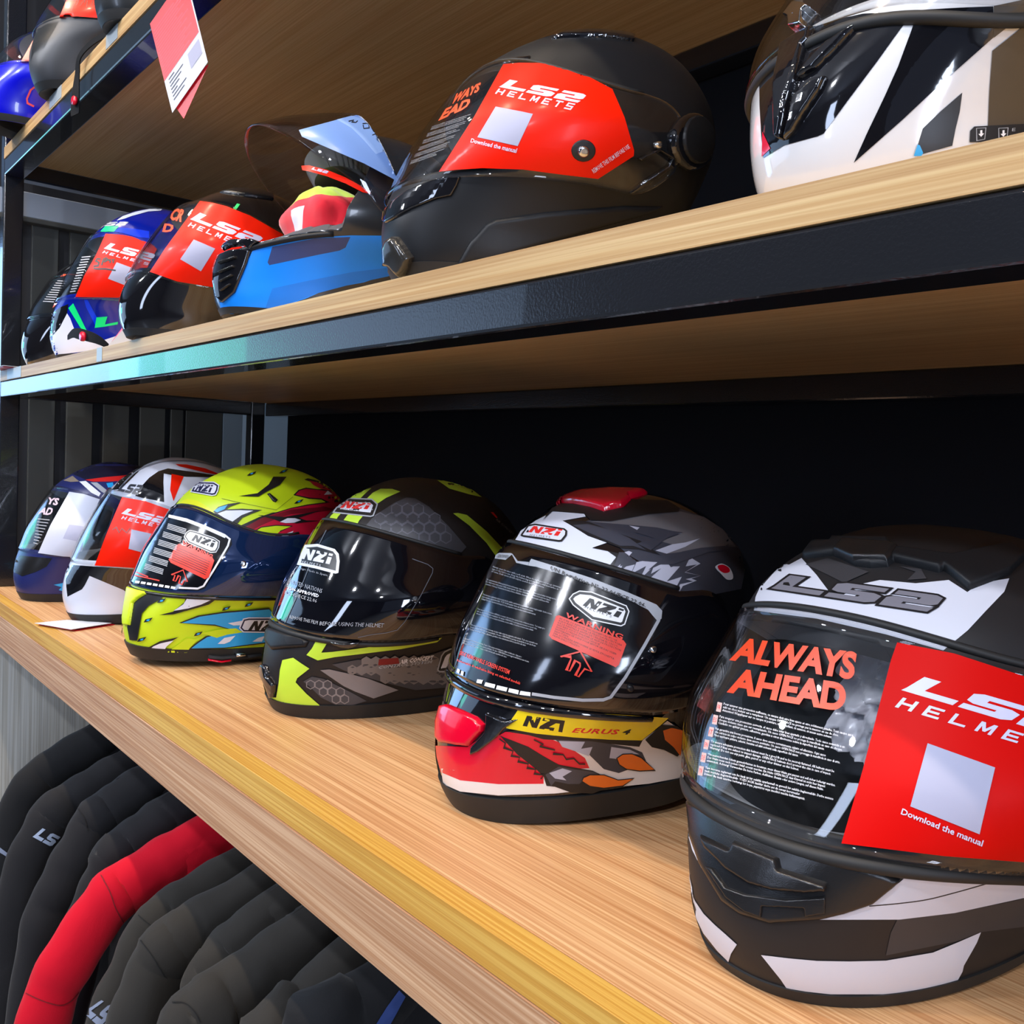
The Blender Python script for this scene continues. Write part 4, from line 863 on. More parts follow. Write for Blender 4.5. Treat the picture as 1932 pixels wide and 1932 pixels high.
# ======== middle shelf: gloss black with film
h = make('U3', 'full_face_helmet', 'gloss black helmet with bright film, standing left of the blue helmet', 4, 110)
h.visor_curves("540,760 620,765 750,790 900,815", "790,460 860,445 960,470 1060,510 1150,560")
h.visor(M_CLEAR, off=.004, label='clear visor'); h.shell(M_GLOSSB, hole=True)
ls2film(h, "848,448 900,455 960,470 1060,510 1200,590 1150,800 1000,830 900,812 750,788 636,748 700,650", "832,492 1110,600 1092,636 812,528", "806,538 1060,632 1050,652 796,556", "822,612 912,650 852,745 765,695", txt=(("CR", "742,480 792,486 770,540 716,528"), ("D", "700,545 745,548 730,585 690,580")))
h.film_end(); h.patch("982,490 1005,460 1018,463 994,496", pm('green_tape', (30, 215, 110), .4), mirror=False, lift=.001)
h.plate('crown_vent', "930,412 1000,396 1100,402 1160,422 1160,445 1060,430", M_VENT, h=.004, bev=6)
h.trim(RUB, .01, .001); h.done(); U3 = h
# ======== middle shelf: blue, white and green
h = make('U2', 'full_face_helmet', 'blue and white helmet with bright green stripes and a handwritten price on its film', 5, 110)
fx = lambda S: " ".join("%g,%g" % ((float(t.split(',')[0])/2.2465)*6.036, (180+float(t.split(',')[1])/2.2465-380)*6.036) for t in S.split())
h.visor_curves(fx("250,870 320,860 500,865"), fx("400,590 450,575 550,600 650,640"))
h.visor(M_CLEAR, off=.004, label='clear visor'); h.shell(pm('cobalt_shell', (12, 34, 150), .2, coat=.6), hole=True)
COB = pm('bright_cobalt_paint', (10, 60, 230), .2, coat=.6); GRN = pm('neon_green_paint', (20, 235, 130), .3)
h.patch("520,1560 600,1500 680,1400 765,1275 800,1330 860,1490 1000,1520 1180,1580 1330,1530 1500,1500 1500,1720 1100,1690 570,1756 540,1700", WM)
h.patch("530,1500 575,1280 700,1200 780,1170 765,1275 680,1440 600,1530 520,1560", M_GLOSSB, mirror=False)
h.patch("780,1215 835,1160 850,1190 930,1350 1005,1505 950,1490", GRN); h.patch("960,1120 1000,1120 1110,1330 1100,1440 1060,1360 980,1200", COB); h.patch("1080,1440 1100,1320 1225,1310 1195,1400 1345,1370 1340,1400 1200,1425", GRN)
h.patch("1145,345 1200,285 1355,285 1300,345 1200,350", GRN); h.patch("1300,345 1360,300 1500,310 1700,340 1700,420 1580,410 1400,360", COB)
h.patch("1330,220 1400,170 1550,120 1700,90 1850,85 1830,110 1690,118 1500,170 1420,200", M_WT); letters(h, "1100,240 1462,235 1440,275 1080,290", M_GT, mirror=False)
ls2film(h, "1205,368 1400,382 1560,415 1700,470 1800,520 1600,900 1350,1095 1100,1090 860,1088 960,850 1100,600", "1232,468 1760,600 1735,690 1195,540", "1182,560 1700,702 1688,732 1166,590", "1330,695 1535,770 1440,960 1232,880")
PEN = pm('black_marker', (.01, .008, .01), .5)
for S in ("1150,660 1110,655 1095,680 1130,700 1120,735 1068,740", "1190,655 1175,680 1160,730", "1175,665 1215,645 1235,660 1185,695", "1265,665 1240,670 1262,690 1250,705", "1310,668 1280,668 1295,690 1285,705", "1068,765 1120,772 1200,770 1320,788"): h.stroke(S, 17, PEN, **h.fk(.00002))
for k in range(14): h.stroke([(935-k*10, 640+k*30), (1035-k*13, 630+k*30)], 12, M_GT, **h.fk(.00002))
h.film_end(); h.trim(RUB, .012, .001); h.done(); U2 = h
# ======== middle shelf, far left, wrapped black helmet
h = make('U1', 'full_face_helmet', 'gloss black helmet half hidden at the far left end of the middle shelf', 5, 90)
h.cl = np.array([.108, 0, 0]); h.cu = np.array([.205, -.01, 0])
h.visor(M_CLEAR, off=.004, label='clear visor'); h.shell(M_GLOSSB, hole=True)
h.film_start(label='orange lettered film')
h.text("AWAY", "770,700 900,640 860,730 720,810", M_ORT, bold=.05, **h.fk()); h.text("HEAD", "730,810 850,760 810,830 690,860", M_ORT, bold=.05, **h.fk())
for k in range(10): h.stroke([(655-k*18, 905+k*26), (760-k*16, 912+k*26)], 9, M_GT, **h.fk(.00002))
h.film_end(); h.patch("600,1220 625,1160 662,1158", M_ORT, mirror=False); h.done()
# ======== middle shelf: blue flip front helmet, visor raised
h = make('U4', 'full_face_helmet', 'azure blue and black helmet with its clear visor raised and a cloth in the opening', 6, 130)
h.visor_curves("420,1195 560,1150 700,1120 850,1098 1000,1090 1200,1100 1400,1112", "640,640 750,545 900,545 1050,590 1300,760 1450,850")
h.cu = np.array([.232, -.006, -.006]); h.cl = h.cl
AZ_ = pm('azure_paint', (0, 138, 255), .45); AZ2 = pm('azure_lower_paint', (20, 120, 225), .45)
h.shell(pm('grey_black_shell', (0.022, 0.026, 0.032), .25, coat=.3), hole=True, mlo=.004, mhi=.004, pmh=1.35)
h.patch("380,1245 560,1190 700,1150 900,1130 1200,1115 1500,1118 1700,1130 1700,1360 1500,1440 1300,1505 1000,1560 820,1640 700,1680 480,1740 300,1780 150,1822 120,1740 108,1670 140,1672 240,1590 300,1420", AZ_)
h.patch("545,1555 800,1500 1200,1420 1600,1370 1700,1400 1500,1455 1200,1520 900,1600 700,1675 480,1740 520,1620", AZ2)
h.patch("545,1210 900,1140 1190,1128 1150,1215 1100,1240 900,1280 520,1362 505,1340", pm('slate_panel', (56, 70, 120), .5))
h.plate('front_vent', "108,1280 200,1240 300,1225 372,1240 340,1350 240,1590 140,1672 85,1620 60,1500 62,1330", M_GLOSSB, h=.004, bev=12)
for k in range(4): h.plate('vent_fin', [(125+k*6, 1345+k*72), (265-k*14, 1290+k*72), (270-k*16, 1312+k*72), (125+k*6, 1368+k*72)], M_VENT, h=.008, bev=7)
h.plate('vent_hood', "120,1250 150,1205 220,1165 380,1145 440,1170 400,1200 370,1240 320,1200 200,1215", M_GLOSSB, h=.006, bev=8)
h.gasket(M_MATTE, 'l', -.001, .0035, pm=1.3)
h.patch("788,545 850,540 1000,578 1150,640 1260,700 1360,775 1290,762 1150,690 1000,632 850,590 795,580", M_RED, mirror=False, lift=.001); letters(h, "880,556 1010,590 1002,612 872,576", M_LILAC, mirror=False, lift=.0013)
# visor swung up about the side pivots
off = .0045; cl, cu = np.array([.098, 0.01, 0]), np.array([.208, -.02, 0]); n, k = 70, 20; V = []; F = []
piv = Vector(h.tilt((0, .03, .150))); RT = Matrix.Translation(piv) @ Matrix.Rotation(math.radians(-41), 4, 'X') @ Matrix.Translation(-piv)
for i in range(n+1):
    u = -1+2*i/n; ph = u*2.0; p2 = min(abs(ph), 1.5); lo, hi = cl[0]+cl[1]*p2**2, cu[0]+cu[1]*p2**2; mid = (lo+hi)/2; tp = 1-max(0, (abs(u)-.84)/.16)**2.2*.5
    for j in range(k+1): V.append(RT @ h.at(ph, mid+(lo+(hi-lo)*j/k-mid)*tp, off+.004))
for i in range(n):
    for j in range(k): a = i*(k+1)+j; F.append((a, a+k+1, a+k+2, a+1))
h.vtree = BVHTree.FromPolygons(V, F); mb = MB(); mb.add(V, F, glass('smoky_visor', (.90, .89, .92), 1.45)); h.visor_obj = mb.build('visor', h.root, label='raised clear visor')
sd = h.visor_obj.modifiers.new('thick', 'SOLIDIFY'); sd.thickness = .0022; sd.offset = -1
h.film_start(label='pale blue film on the raised visor')
PB = pm('pale_blue_film', (118, 152, 215), .3); PB2 = pm('paler_blue_film', (150, 182, 235), .3)
h.patch("765,245 1080,160 1280,112 1440,92 1550,112 1660,180 1760,270 1830,380 1700,560 1590,690 1545,650 1300,520 1000,390 790,300", PB, **h.fk()); h.patch("1078,160 1200,128 1280,150 1440,280 1535,400 1400,445 1300,330 1200,230", PB2, **h.fk())
letters(h, "1350,112 1705,385 1600,402 1262,132", M_WT, **h.fk())
for S in ("1175,175 1220,165 1200,180 1235,185 1250,170", "1290,195 1340,190 1345,230 1300,235 1295,205", "1355,205 1400,215 1380,250 1420,255", "1370,290 1440,262 1400,300"): h.stroke(S, 8, PEN, **h.fk(.00002))
h.film_end(); h.disc('visor_pivot', (1612, 590), 55, M_BT, .004, tree=h.vtree, ry=70); h.disc('pivot_screw', (1615, 600), 22, M_CHROME, .007, tree=h.vtree)
h.trim(RUB, .008, .001); h.done(); U4 = h
# folded cloth stuffed in the opening (a thing of its own)
def cloth_roll(name, label, cat, c, rx, ry, rz, mats, seed=3):
    rnd = random.Random(seed); V = []; F = []; n, k = 40, 22
    for i in range(k+1):
        t = math.pi*i/k
        for j in range(n):
            a = 2*math.pi*j/n; w = 1+.07*math.sin(5*a+2*t+seed)+.05*math.sin(9*a-3*t)+.04*math.sin(7*t+a)
            V.append((c[0]+rx*math.sin(t)*math.cos(a)*w, c[1]+ry*math.sin(t)*math.sin(a)*w, c[2]+rz*math.cos(t)*(1+.05*math.sin(4*a))))
    mb = MB()
    for i in range(k):
        m = mats[0] if i < k*.30 else mats[1]
        f = [(i*n+j, i*n+(j+1) % n, (i+1)*n+(j+1) % n, (i+1)*n+j) for j in range(n)]
        for q in f:
            j = q[0] % n; mm = m
            if m is mats[1] and ((i > k*.38 and (j % 13) in (3, 4, 5) and i < k*.75)): mm = mats[2]
            F.append((q, mm))
    for q, mm in F: mb.add([V[a] for a in q], [(3, 2, 1, 0)], mm)
    o = mb.build(name); o['label'] = label; o['category'] = cat
    bm = bmesh.new(); bm.from_mesh(o.data); bmesh.ops.remove_doubles(bm, verts=bm.verts, dist=1e-5); bm.to_mesh(o.data); bm.free(); return o
cc = on_plane(606, 418, 1, .125); cc.z -= .004
cloth_roll('neck_scarf', 'red, white and lime knitted scarf bundled inside the opening of the blue helmet', 'scarf', cc, .074, .040, .046, (pm('lime_knit', (200, 240, 60), .9, sheen=.4), pm('red_knit', (220, 24, 44), .9, sheen=.4), pm('white_knit', (220, 215, 232), .9, sheen=.4)))
# ======== top shelf
h = make('T2', 'full_face_helmet', 'matte grey black helmet on the top shelf with handwriting on its red film', 4, 100)
h.cl = np.array([.112, 0.004, 0]); h.cu = np.array([.215, -.01, 0]); h.visor_curves("820,380 1000,375 1150,340 1400,310 1740,330", "960,0"); h.cu = h.cl+np.array([.11, -.01, 0])
h.visor(M_CLEAR, off=.004, label='clear visor'); h.shell(pm('slate_matte_shell', (52, 54, 58), .45), hole=True)
h.patch("600,730 620,560 760,500 850,440 1060,400 1000,520 880,720 800,880 620,960 560,1100", pm('graphite_paint', (28, 30, 32), .3), mirror=False)
ls2film(h, "1220,-20 1240,-120 1900,-120 1800,330 1400,300 1085,318", None, None, None)
for S in ("1300,200 1340,90 1400,-20", "1390,100 1450,-10 1500,-40", "1460,110 1520,20 1560,-30 1540,60", "1580,120 1600,0 1640,-30", "1660,110 1690,40 1700,-20"): h.stroke(S, 12, PEN, **h.fk(.00002))
h.film_end(); h.trim(RUB, .014, .001); h.done(); T2 = h
h = make('T1', 'full_face_helmet', 'bright blue helmet with coral edging at the far left of the top shelf', 4, 90)
h.cl = np.array([.112, 0.004, 0]); h.cu = np.array([.215, -.01, 0]); h.visor(M_CLEAR, off=.004, label='clear visor'); h.shell(pm('ultramarine_shell', (6, 12, 200), .25, coat=.5), hole=True)
h.film_start(label='pink red film'); h.patch("235,1385 600,740 700,740 700,1395", pm('pink_film', (225, 120, 110), .4), **h.fk()); h.patch("380,1110 600,1130 600,1370 290,1320", M_WT, **h.fk()); h.film_end()
h.stroke("650,1570 560,1640 490,1800 500,1880 620,1940", 34, pm('coral_edge', (240, 80, 90), .4), mirror=False); h.trim(RUB, .014, .001); h.done()
h = make('T3', 'full_face_helmet', 'dark satin black helmet on the top shelf, cut off by the top of the picture', 4, 90)
h.cl = np.array([.112, 0.004, 0]); h.cu = np.array([.215, -.01, 0]); h.visor(M_CLEAR, off=.004, label='clear visor'); h.shell(pm('satin_black_shell', (0.016, 0.018, 0.02), .3, coat=.2), hole=True); h.trim(RUB, .014, .001); h.done(); T3 = h
# ------------------------------------------------------------------ jackets hanging under the bench
def fabric(name, col, sheen=.06):
    m = pm(name, col, .85, sheen=sheen, spec=.25); nt = m.node_tree; bs = nt.nodes['Principled BSDF']; tc = nt.nodes.new('ShaderNodeTexCoord')
    a = nt.nodes.new('ShaderNodeTexNoise'); a.inputs['Scale'].default_value = 9; a.inputs['Detail'].default_value = 3; a.inputs['Distortion'].default_value = .6
    b2 = nt.nodes.new('ShaderNodeTexNoise'); b2.inputs['Scale'].default_value = 700
    nt.links.new(tc.outputs['Object'], a.inputs['Vector']); nt.links.new(tc.outputs['Object'], b2.inputs['Vector'])
    p = nt.nodes.new('ShaderNodeBump'); p.inputs['Strength'].default_value = .5; p.inputs['Distance'].default_value = .008
    q = nt.nodes.new('ShaderNodeBump'); q.inputs['Strength'].default_value = .3; q.inputs['Distance'].default_value = .0008
    nt.links.new(a.outputs[0], p.inputs['Height']); nt.links.new(b2.outputs[0], q.inputs['Height']); nt.links.new(p.outputs[0], q.inputs['Normal']); nt.links.new(q.outputs[0], bs.inputs['Normal'])
    return m
F1 = fabric('black_softshell', (0.008, 0.0085, 0.010)); F2 = fabric('charcoal_softshell', (0.013, 0.013, 0.015)); F3 = fabric('black_textile_warm_light', (0.026, 0.024, 0.021)); FRED = fabric('red_softshell', (196, 6, 38))  # third black has the warm spot light mixed into its colour
c3 = lambda L: [(x/3.379, 1360+y/3.379) for x, y in L]
def polyd(q, A, Bd):
    t = np.clip(((q-A)*Bd).sum(1)/((Bd**2).sum(1)+1e-12), 0, 1); return np.sqrt(((q-A-Bd*t[:, None])**2).sum(1)).min()
def jacket(label, X, contour, mat, seed, logo=None, group=None, rad=.050, cat='jacket'):
    C = []
    for x, y in contour:
        d = ray(x, y); t = (X-CAM.x)/d.x; p = CAM+d*t; C.append((p.y, min(p.z, .85)))
    C = sorted(C, key=lambda p: -p[1])
    y0, z0 = C[0]; pre = []
    if y0 < .24: pre = [(.27, min(z0+(.27-y0)*.42, .845)), ((.27+y0)/2, z0+(.27-y0)*.22)]
    yl, zl_ = C[-1]
    while zl_ > .16: zl_ -= .1; yl -= .022*max(0, (zl_-.1)/.5); C.append((yl, zl_))
    out = np.array(smooth_poly(pre+C, 4, False))
    root = thing('hanging_jacket', label, cat, (X, .30, .86), 0, group)
    L = Vector((X, .30, .86)); rnd = random.Random(seed)
    # body: inflated outline of half the torso, mirrored about the hanger
    tip = next((i for i in range(len(out)) if out[i][0] < .06), len(out)//2)
    half = [tuple(p) for p in out[:tip]]
    ytip, ztip = out[tip]
    body = [(.30, .84), *[(a, b2) for a, b2 in half if a < .29], (ytip+.01, ztip-.03), (ytip+.035, ztip-.14), (.06, .40), (.07, .14), (.55, .14), (.56, .40), (.58, .60), (.58, .70), (.48, .76), (.34, .83)]
    V2, F = grid_cut([body], .022); A = np.array(body); Bd = np.roll(A, -1, 0)-A
    ph = rnd.random()*6; mb = MB(); W = []
    for sgn in (1, -1):
        V = []
        for q in V2:
            k = min(1, polyd(np.array(q), A, Bd)/.07); th = .034*math.sqrt(k*(2-k))
            V.append((sgn*th*(1+.12*math.sin(q[0]*42+q[1]*14+ph))+.004*math.sin(q[1]*30+ph), q[0]-L.y, q[1]-L.z))
        mb.add(V, [f[::-1] if sgn > 0 else f for f in F], mat)
    mb.build('body', root)
    # sleeves along the traced outer edge
    P = out[max(0, tip-14):]; cen = []; R = []
    for i, p in enumerate(P):
        a = P[max(i-1, 0)]; b2 = P[min(i+1, len(P)-1)]; t = (b2-a)/np.linalg.norm(b2-a); n = np.array([-t[1], t[0]])
        if n[0] < 0 and i > 4: n = -n
        if i <= 4 and n[1] > 0: n = -n
        s_ = i/(len(P)-1); r_ = rad*(1.0-.22*s_)*(min(1, .45+i*.06)); cen.append(p+n*r_); R.append(r_*(1+.025*math.sin(i*1.1+ph)+.02*math.sin(i*.6)))
    cen = np.array(cen)
    for _ in range(14): cen[1:-1] = cen[1:-1]*.5+(cen[:-2]+cen[2:])*.25
    trees = []
    for side in (0, 1):
        pts3 = [(0.002*math.sin(i*.8+ph), (c[0] if side == 0 else .55-c[0]*.6)-L.y, c[1]-L.z) for i, c in enumerate(cen)]
        m2 = MB(); m2.tube(pts3, R, mat, 22, 1.0); m2.v = [(v[0]*.76, v[1], v[2]) for v in m2.v]
        if side == 0: trees = (list(m2.v), list(m2.f))
        m2.build('sleeve', root)
    mb = MB(); mb.tube([(0, .025, -.03), (0, .02, .0), (0, .0, .012), (0, -.02, .0), (0, -.025, -.03)], .022, mat, 12, .8); mb.build('collar', root)
    mb = MB(); mb.tube([(0, 0, -.01), (0, 0, .018), (0, .010, .030)], .002, M_CHROME, 6); mb.build('hanger_hook', root)
    root['seed_'] = seed; del root['seed_']
    tree = BVHTree.FromPolygons([Vector(v)+L for v in trees[0]], trees[1])
    return root, tree, L
def dress(root, tree, L, items, name):
    """flat marks traced on the visible sleeve"""
    for kind, Q, m in items:
        mb = MB()
        if kind == 'p': V2, F = grid_cut([Q], 5)
        elif kind == 'r': V2, F = grid_cut(Q, 5)
        else:
            V = []; F0 = []
            for P in kind:
                o = len(V); V += P; F0 += [tuple(i+o for i in t) for t in tessellate_polygon([[Vector((p[0], p[1], 0)) for p in P]])]
            V2, F = mesh_cut(quad_map(np.array(V, float), Q), F0, 5)
        V = []; ok = []
        for x, y in V2:
            h = tree.ray_cast(CAM, ray(x, y)); ok.append(h[0] is not None); V.append((h[0]+h[1]*(.0015 if h[1].dot(ray(x, y)) < 0 else -.0015)-L) if h[0] is not None else Vector((0, 0, 0)))
        F = [f[::-1] for f in F if all(ok[i] for i in f)]
        if F: mb.add(V, F, m); mb.build(name, root)
REFL = pm('reflective_grey_print', (128, 138, 160), .5)
JK = [('black jacket at the far left end of the hanging row', -2.05, [(575, 25), (400, 125), (270, 200), (160, 280), (80, 380), (0, 490)], F1),
 ('black jacket with pale LS2 lettering on its sleeve', -1.92, [(750, 200), (600, 290), (480, 350), (350, 430), (250, 490), (180, 600), (110, 720), (0, 960)], F2),
 ('plain charcoal jacket hanging second to the left of the red jacket', -1.74, [(880, 300), (740, 370), (650, 450), (560, 490), (500, 560), (420, 700), (350, 820), (270, 980), (200, 1110), (135, 1250), (100, 1500), (20, 1932)], F2),
 ('charcoal jacket tucked directly behind the left side of the red jacket', -1.62, [(1060, 460), (930, 550), (820, 640), (680, 720), (610, 800), (580, 860), (540, 980), (490, 1100), (400, 1300), (300, 1520), (200, 1932)], F2),
 ('bright red softshell jacket hanging under the bench', -1.52, [(1260, 620), (1130, 690), (950, 790), (800, 880), (640, 975), (590, 1030), (420, 1250), (280, 1470), (170, 1680), (80, 1932)], FRED),
 ('black jacket right of the red one, grey lettering low on its sleeve', -1.39, [(1419, 870), (1170, 1020), (1050, 1070), (930, 1170), (820, 1300), (730, 1500), (620, 1740), (530, 1932)], F3),
 ('black jacket, second to the right of the red one', -1.24, [(1419, 1070), (1240, 1150), (1100, 1220), (960, 1320), (900, 1400), (820, 1560), (740, 1750), (680, 1932)], F3),
 ('dark textile jacket, third to the right of the red one', -1.155, [(1500, 1250), (1419, 1330), (1300, 1440), (1240, 1530), (1190, 1620), (1130, 1800)], F3),
 ('black jacket with stitched shoulder seam, fourth right of the red one', -1.07, [(1882, 1230), (1693, 1378), (1534, 1476), (1352, 1592), (1240, 1660), (1110, 1790), (1040, 1880)], F3),
 ('black jacket in the shade near the bottom edge of the picture', -.975, [(2000, 1560), (1956, 1683), (1821, 1781), (1730, 1848), (1602, 1932)], F3),
 ('black jacket with a blue stripe, rightmost of the hanging row', -.885, [(2355, 1568), (2183, 1713), (1994, 1818), (1882, 1885)], F1)]
for i, (lab, X, C, m) in enumerate(JK):
    C = c3(C)
    r_, tr, L = jacket(lab, X, C, m, i*7+3, group='jackets on the rail under the bench')
    if i == 1: dress(r_, tr, L, [(LS2[:2], c3([(262, 678), (440, 768), (395, 840), (212, 740)]), pm('pale_reflective_print', (165, 180, 205), .5))], 'sleeve_print'); 
    if i == 5: dress(r_, tr, L, [(LS2, c3([(640, 1775), (800, 1850), (700, 2010), (540, 1860)]), REFL)], 'sleeve_print')
    if i == 0: dress(r_, tr, L, [('p', c3([(0, 805), (52, 845), (42, 864), (0, 838)]), REFL), ('p', c3([(0, 1490), (60, 1510), (55, 1600), (0, 1580)]), REFL)], 'reflective_stripe')
    if i == 10: dress(r_, tr, L, [('p', [(752, 1868), (764, 1880), (735, 1932), (703, 1940), (725, 1905)], pm('blue_piping', (52, 72, 130), .6))], 'blue_stripe')
    dk = pm('seam_red', (120, 4, 24), .8) if i == 4 else pm('seam_black', (.004, .004, .004), .9)
    SEAM = {4: [[(170, 1735), (240, 1770), (320, 1800), (390, 1812), (450, 1785), (500, 1730)], [(645, 985), (700, 1090), (740, 1200), (790, 1290)]], 5: [[(885, 1240), (960, 1300), (1050, 1340)]], 6: [[(900, 1400), (960, 1480), (1060, 1640)]],
        8: [[(1100, 1795), (1180, 1800), (1240, 1850), (1280, 1920)]], 2: [[(500, 560), (540, 620), (560, 700)]]}
    for sm in SEAM.get(i, ()): dress(r_, tr, L, [('r', [c3([tuple(p) for p in q]) for q in ribbon(smooth_poly(sm, 4, False), 7)], dk)], 'seam')
t = thing('clothes_rail', 'steel rail under the bench that the jackets hang from', 'rail', (-1.2, .31, .885)); mb = MB(); mb.tube([(-1.38, 0, 0), (2.3, 0, 0)], .0125, M_CHROME, 16); mb.build('tube', t)
for x in (-1.38, 2.3): childbox('bracket', t, -1.2+x-.01, -1.2+x+.01, .295, .325, .87, ZB-.031, M_CHROME)

# ------------------------------------------------------------------ tags, straps, tape
CARD_R = pm('red_card', (226, 20, 40), .35, coat=.2); CARD_W = pm('white_card', (208, 212, 222), .5); INK = pm('grey_ink', (60, 66, 84), .6); PINK = pm('pale_red_print', (238, 84, 98), .5)
def plane_pt(px, py, P0, N):
    d = ray(px, py); return CAM+d*((P0-CAM).dot(N)/d.dot(N))
P0 = on_plane(330, 100, 1, -.045); N = Vector((.80, -.58, .12)).normalized()
root = thing('swing_tag', 'red and white folded swing tag dangling in front of the top shelf edge', 'tag', P0)
def tagmesh(name, polys, off, thick, parent, label=None):
    mb = MB()
    for P, m, d in polys:
        for q in P if isinstance(P[0][0], (list, tuple)) else [P]:
            a = [plane_pt(x, y, P0, N)-P0+N*(off+d) for x, y in q]; n = len(a)
            if thick and d == 0:
                b2 = [p-N*thick for p in a]; mb.add(a+b2, [tuple(range(n)), tuple(range(n, 2*n))[::-1]]+[(i, i+n, (i+1) % n+n, (i+1) % n) for i in range(n)], m, False)
            else: mb.add(a, [tuple(range(n))], m, False)
    return mb.build(name, parent, **({'label': label} if label else {}))
A, B_, C_, D_ = np.array((283., 45.)), np.array((325., 213.)), np.array((392., 117.)), np.array((350., -51.))
uv = lambda u, v: tuple(A+(B_-A)*v+(D_-A)*u)
quad = lambda u0, u1, v0, v1: [uv(u0, v0), uv(u1, v0), uv(u1, v1), uv(u0, v1)]
polys = [(quad(0, 1, 0, 1), CARD_W, 0), (quad(.0, .97, 0, .645), CARD_R, .0002)]
for k in range(17):
    v = .10+k*.031; polys.append((quad(.04, .60+.33*((k*7) % 5)/5, v, v+.015), PINK, .0004))
polys.append((quad(.62, .93, .70, .86), M_QR, .0004))
for k in range(7): polys.append((quad(.10, .25+.3*((k*3) % 4)/4, .68+k*.038, .69+k*.038), INK, .0004))
tagmesh('front_page', polys, 0, .0006, root, 'page with red block of small print')
tagmesh('back_page', [([(392, 118), (345, 221), (330, 200), (340, 150)], CARD_R, 0)], -.004, .0006, root, 'red back page')
mb = MB(); a = plane_pt(348, -40, P0, N)-P0; mb.tube([a, a+Vector((0, .02, .06)), a+Vector((0, .06, .10))], .0007, CARD_W, 6); mb.build('string', root)
# chin strap with red snap hanging over the top shelf edge: part of the satin black helmet
WEB = pm('black_webbing', (.008, .009, .011), .8, spec=.1, bump=.5, bscale=420)
def strap(parent, pxs, wid, name, snap=None):
    n = len(pxs); Pw = smooth_poly([tuple(on_plane(x, y, 1, yy)) for x, y, yy in pxs], 6, False); w = np.interp(np.linspace(0, 1, len(Pw)), np.linspace(0, 1, n), wid)
    inv = parent.matrix_basis.inverted() if parent.parent is None else Matrix()
    mb = MB(); V = []; F = []
    for i, p in enumerate(Pw):
        t = Vector(Pw[min(i+1, len(Pw)-1)])-Vector(Pw[max(i-1, 0)]); s_ = t.cross(Vector((.35, -1, 0))).normalized()*w[i]/2; nn = Vector((.35, -1, 0)).normalized()*.001
        for q in (-s_+nn, s_+nn, s_-nn, -s_-nn): V.append(inv @ (Vector(p)+q))
    for i in range(len(Pw)-1):
        for k in range(4): F.append((i*4+k, i*4+(k+1) % 4, i*4+4+(k+1) % 4, i*4+4+k))
    F += [(0, 1, 2, 3), tuple(len(V)-4+k for k in (3, 2, 1, 0))]; mb.add(V, F, WEB, False); o = mb.build(name, parent)
    if snap:
        x, y, yy, r_ = snap; c = on_plane(x, y, 1, yy); mb = MB(); mb.tube([inv @ (c+Vector((0, .001, 0))), inv @ (c+Vector((.001, -.003, 0)))], r_, REDP, 20); mb.build('snap_button', parent, label='red snap button')
    return o
for hh in (T3, U2): hh.root.matrix_basis = hh.M.copy()
strap(T3.root, [(225, 52, .03), (205, 62, .012), (172, 82, -.004), (150, 108, -.012), (146, 140, -.012), (143, 175, -.014), (142, 205, -.014), (142, 217, -.014)], [.010, .010, .010, .010, .012, .020, .024, .022], 'chin_strap', (141, 190, -.0165, .0075))
strap(U2.root, [(128, 637, .012), (138, 629, .002), (150, 630, -.002), (172, 636, .002), (188, 643, .010), (203, 653, .02)], [.008, .016, .020, .018, .014, .008], 'chin_strap', (157, 635, -.006, .0085))
# folded cards
def card(name, label, world, mats, thick=.0008):
    c = sum((Vector(p) for p in world[0]), Vector())/len(world[0]); r2 = thing(name, label, 'tag', c)
    for i, (P, m) in enumerate(zip(world, mats)):
        P = [Vector(p)-c for p in P]; n = len(P); nn = (P[1]-P[0]).cross(P[2]-P[0]).normalized()*thick
        mb = MB(); mb.add(P+[p+nn for p in P], [tuple(range(n))[::-1], tuple(range(n, 2*n))]+[(k, (k+1) % n, (k+1) % n+n, k+n) for k in range(n)], m, False); mb.build('page', r2)
    return r2
Z = ZM+.0008
a, b2, c_, d_ = on_plane(203, 655, 1, .003), on_plane(235, 618, 1, .006), on_plane(291, 637, 1, .012), on_plane(246, 648, 1, .006)
for p in (a, d_): p.z = max(p.z, Z)
card('folded_tag', 'small red and beige folded tag standing at the front of the middle shelf', [[a, b2, c_, d_], [on_plane(203, 655, 1, .006), on_plane(235, 612, 1, .009), b2+Vector((0, .002, 0)), a+Vector((0, .002, 0))], [b2+Vector((0, .001, 0)), on_plane(235, 612, 1, .012), on_plane(293, 632, 1, .016), c_+Vector((0, .001, 0))]], [pm('beige_card', (178, 168, 160), .6), CARD_R, CARD_R])
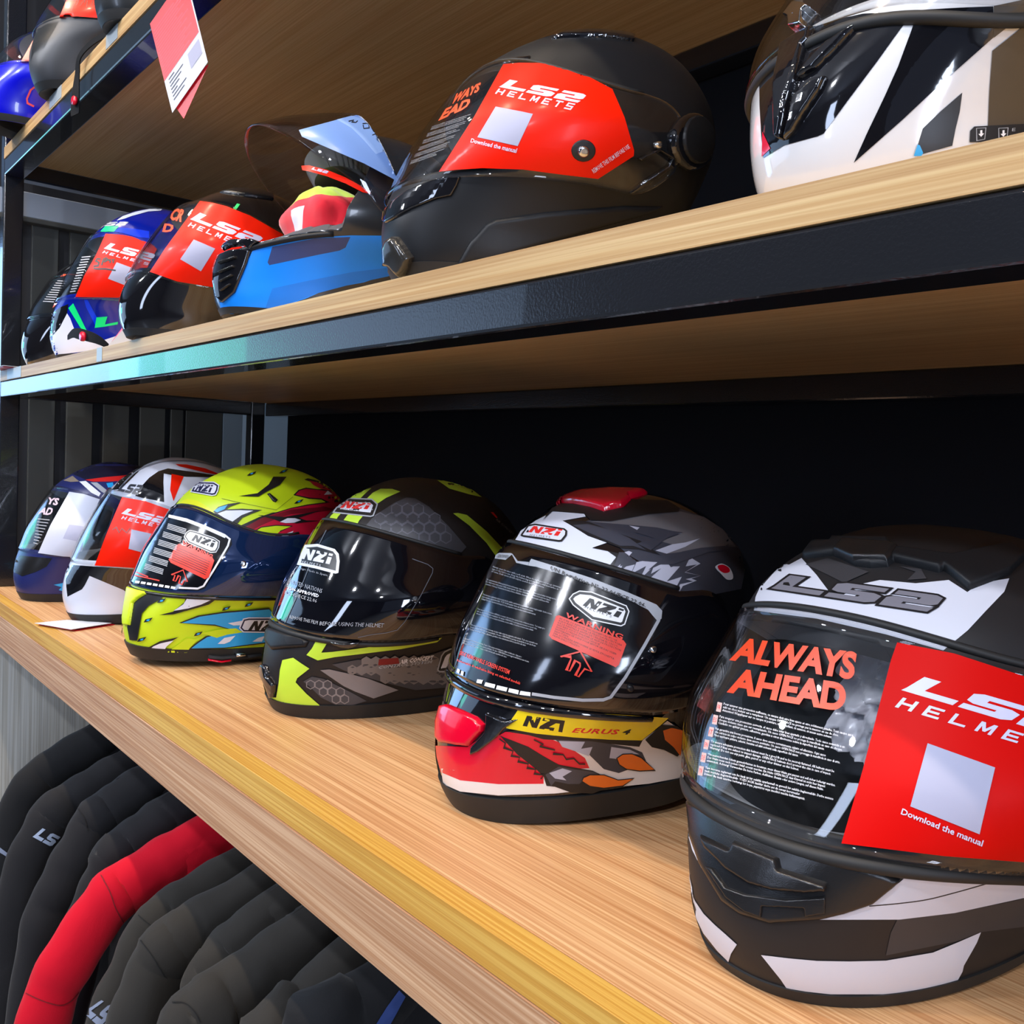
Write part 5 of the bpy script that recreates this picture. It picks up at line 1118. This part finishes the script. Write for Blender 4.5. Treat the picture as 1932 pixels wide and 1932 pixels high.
zz = ZB+.0012; Q = [on_plane(73, 1178, 2, zz), on_plane(134, 1172, 2, zz), on_plane(217, 1178, 2, zz), on_plane(142, 1190, 2, zz)]
card('folded_tag', 'white and red paper tag lying flat on the bench below the white helmet', [Q, [p+Vector((.004, -.008, .004)) for p in Q]], [CARD_R, CARD_W])
card('paper_leaflet', 'thin red edged leaflet at the far left end of the middle shelf', [[(-2.445, -.02, Z), (-2.32, -.02, Z), (-2.32, .03, Z), (-2.445, .03, Z)], [(-2.445, -.024, Z+.002), (-2.31, -.022, Z+.002), (-2.31, .03, Z+.002), (-2.445, .03, Z+.002)]], [CARD_R, CARD_W])
TAPE = pm('grey_tape', (150, 158, 162), .4)
for lab, (x0, x1, yy), zc in (('strip of grey tape on the front edge of the middle shelf under the blue helmet', (183, 193, 670), ZM), ('grey tape at the extreme left of the middle shelf front edge', (14, 40, 702), ZM), ('grey tape on the top shelf front edge left of the hanging strap', (94, 116, 185), ZT), ('grey tape on the top shelf front edge right of the hanging strap', (201, 222, 62), ZT)):
    xa = on_plane(x0, yy, 1, -.0012).x; xb = on_plane(x1, yy, 1, -.0012).x
    mb = MB(); mb.box(xa, xb, -.0018, -.0012, zc-.023, zc+.0003, TAPE); o = mb.build('tape_strip'); o['label'] = lab; o['category'] = 'tape'
# crumpled bag inside the nearest helmet, seen through its visor
rnd = random.Random(5); V = []; F = []; n = 34
from mathutils import noise
for i in range(n):
    for j in range(n):
        u, v = i/(n-1)-.5, j/(n-1)-.5; q = noise.noise(Vector((u*7, v*7, 1)))*.016+noise.noise(Vector((u*19, v*19, 4)))*.006
        V.append(H6.M @ Vector((.015+u*.12, -.055+abs(u)*.05+q+.02*v, .175+v*.085+q*.4)))
for i in range(n-1):
    for j in range(n-1): F.append((i*n+j, i*n+j+1, (i+1)*n+j+1, (i+1)*n+j))
mb = MB(); mb.add(V, F, pm('crumpled_bag_film', (205, 202, 208), .25, coat=.6)); o = mb.build('plastic_bag'); o['label'] = 'crumpled pale plastic bag inside the nearest helmet behind its visor'; o['category'] = 'bag'
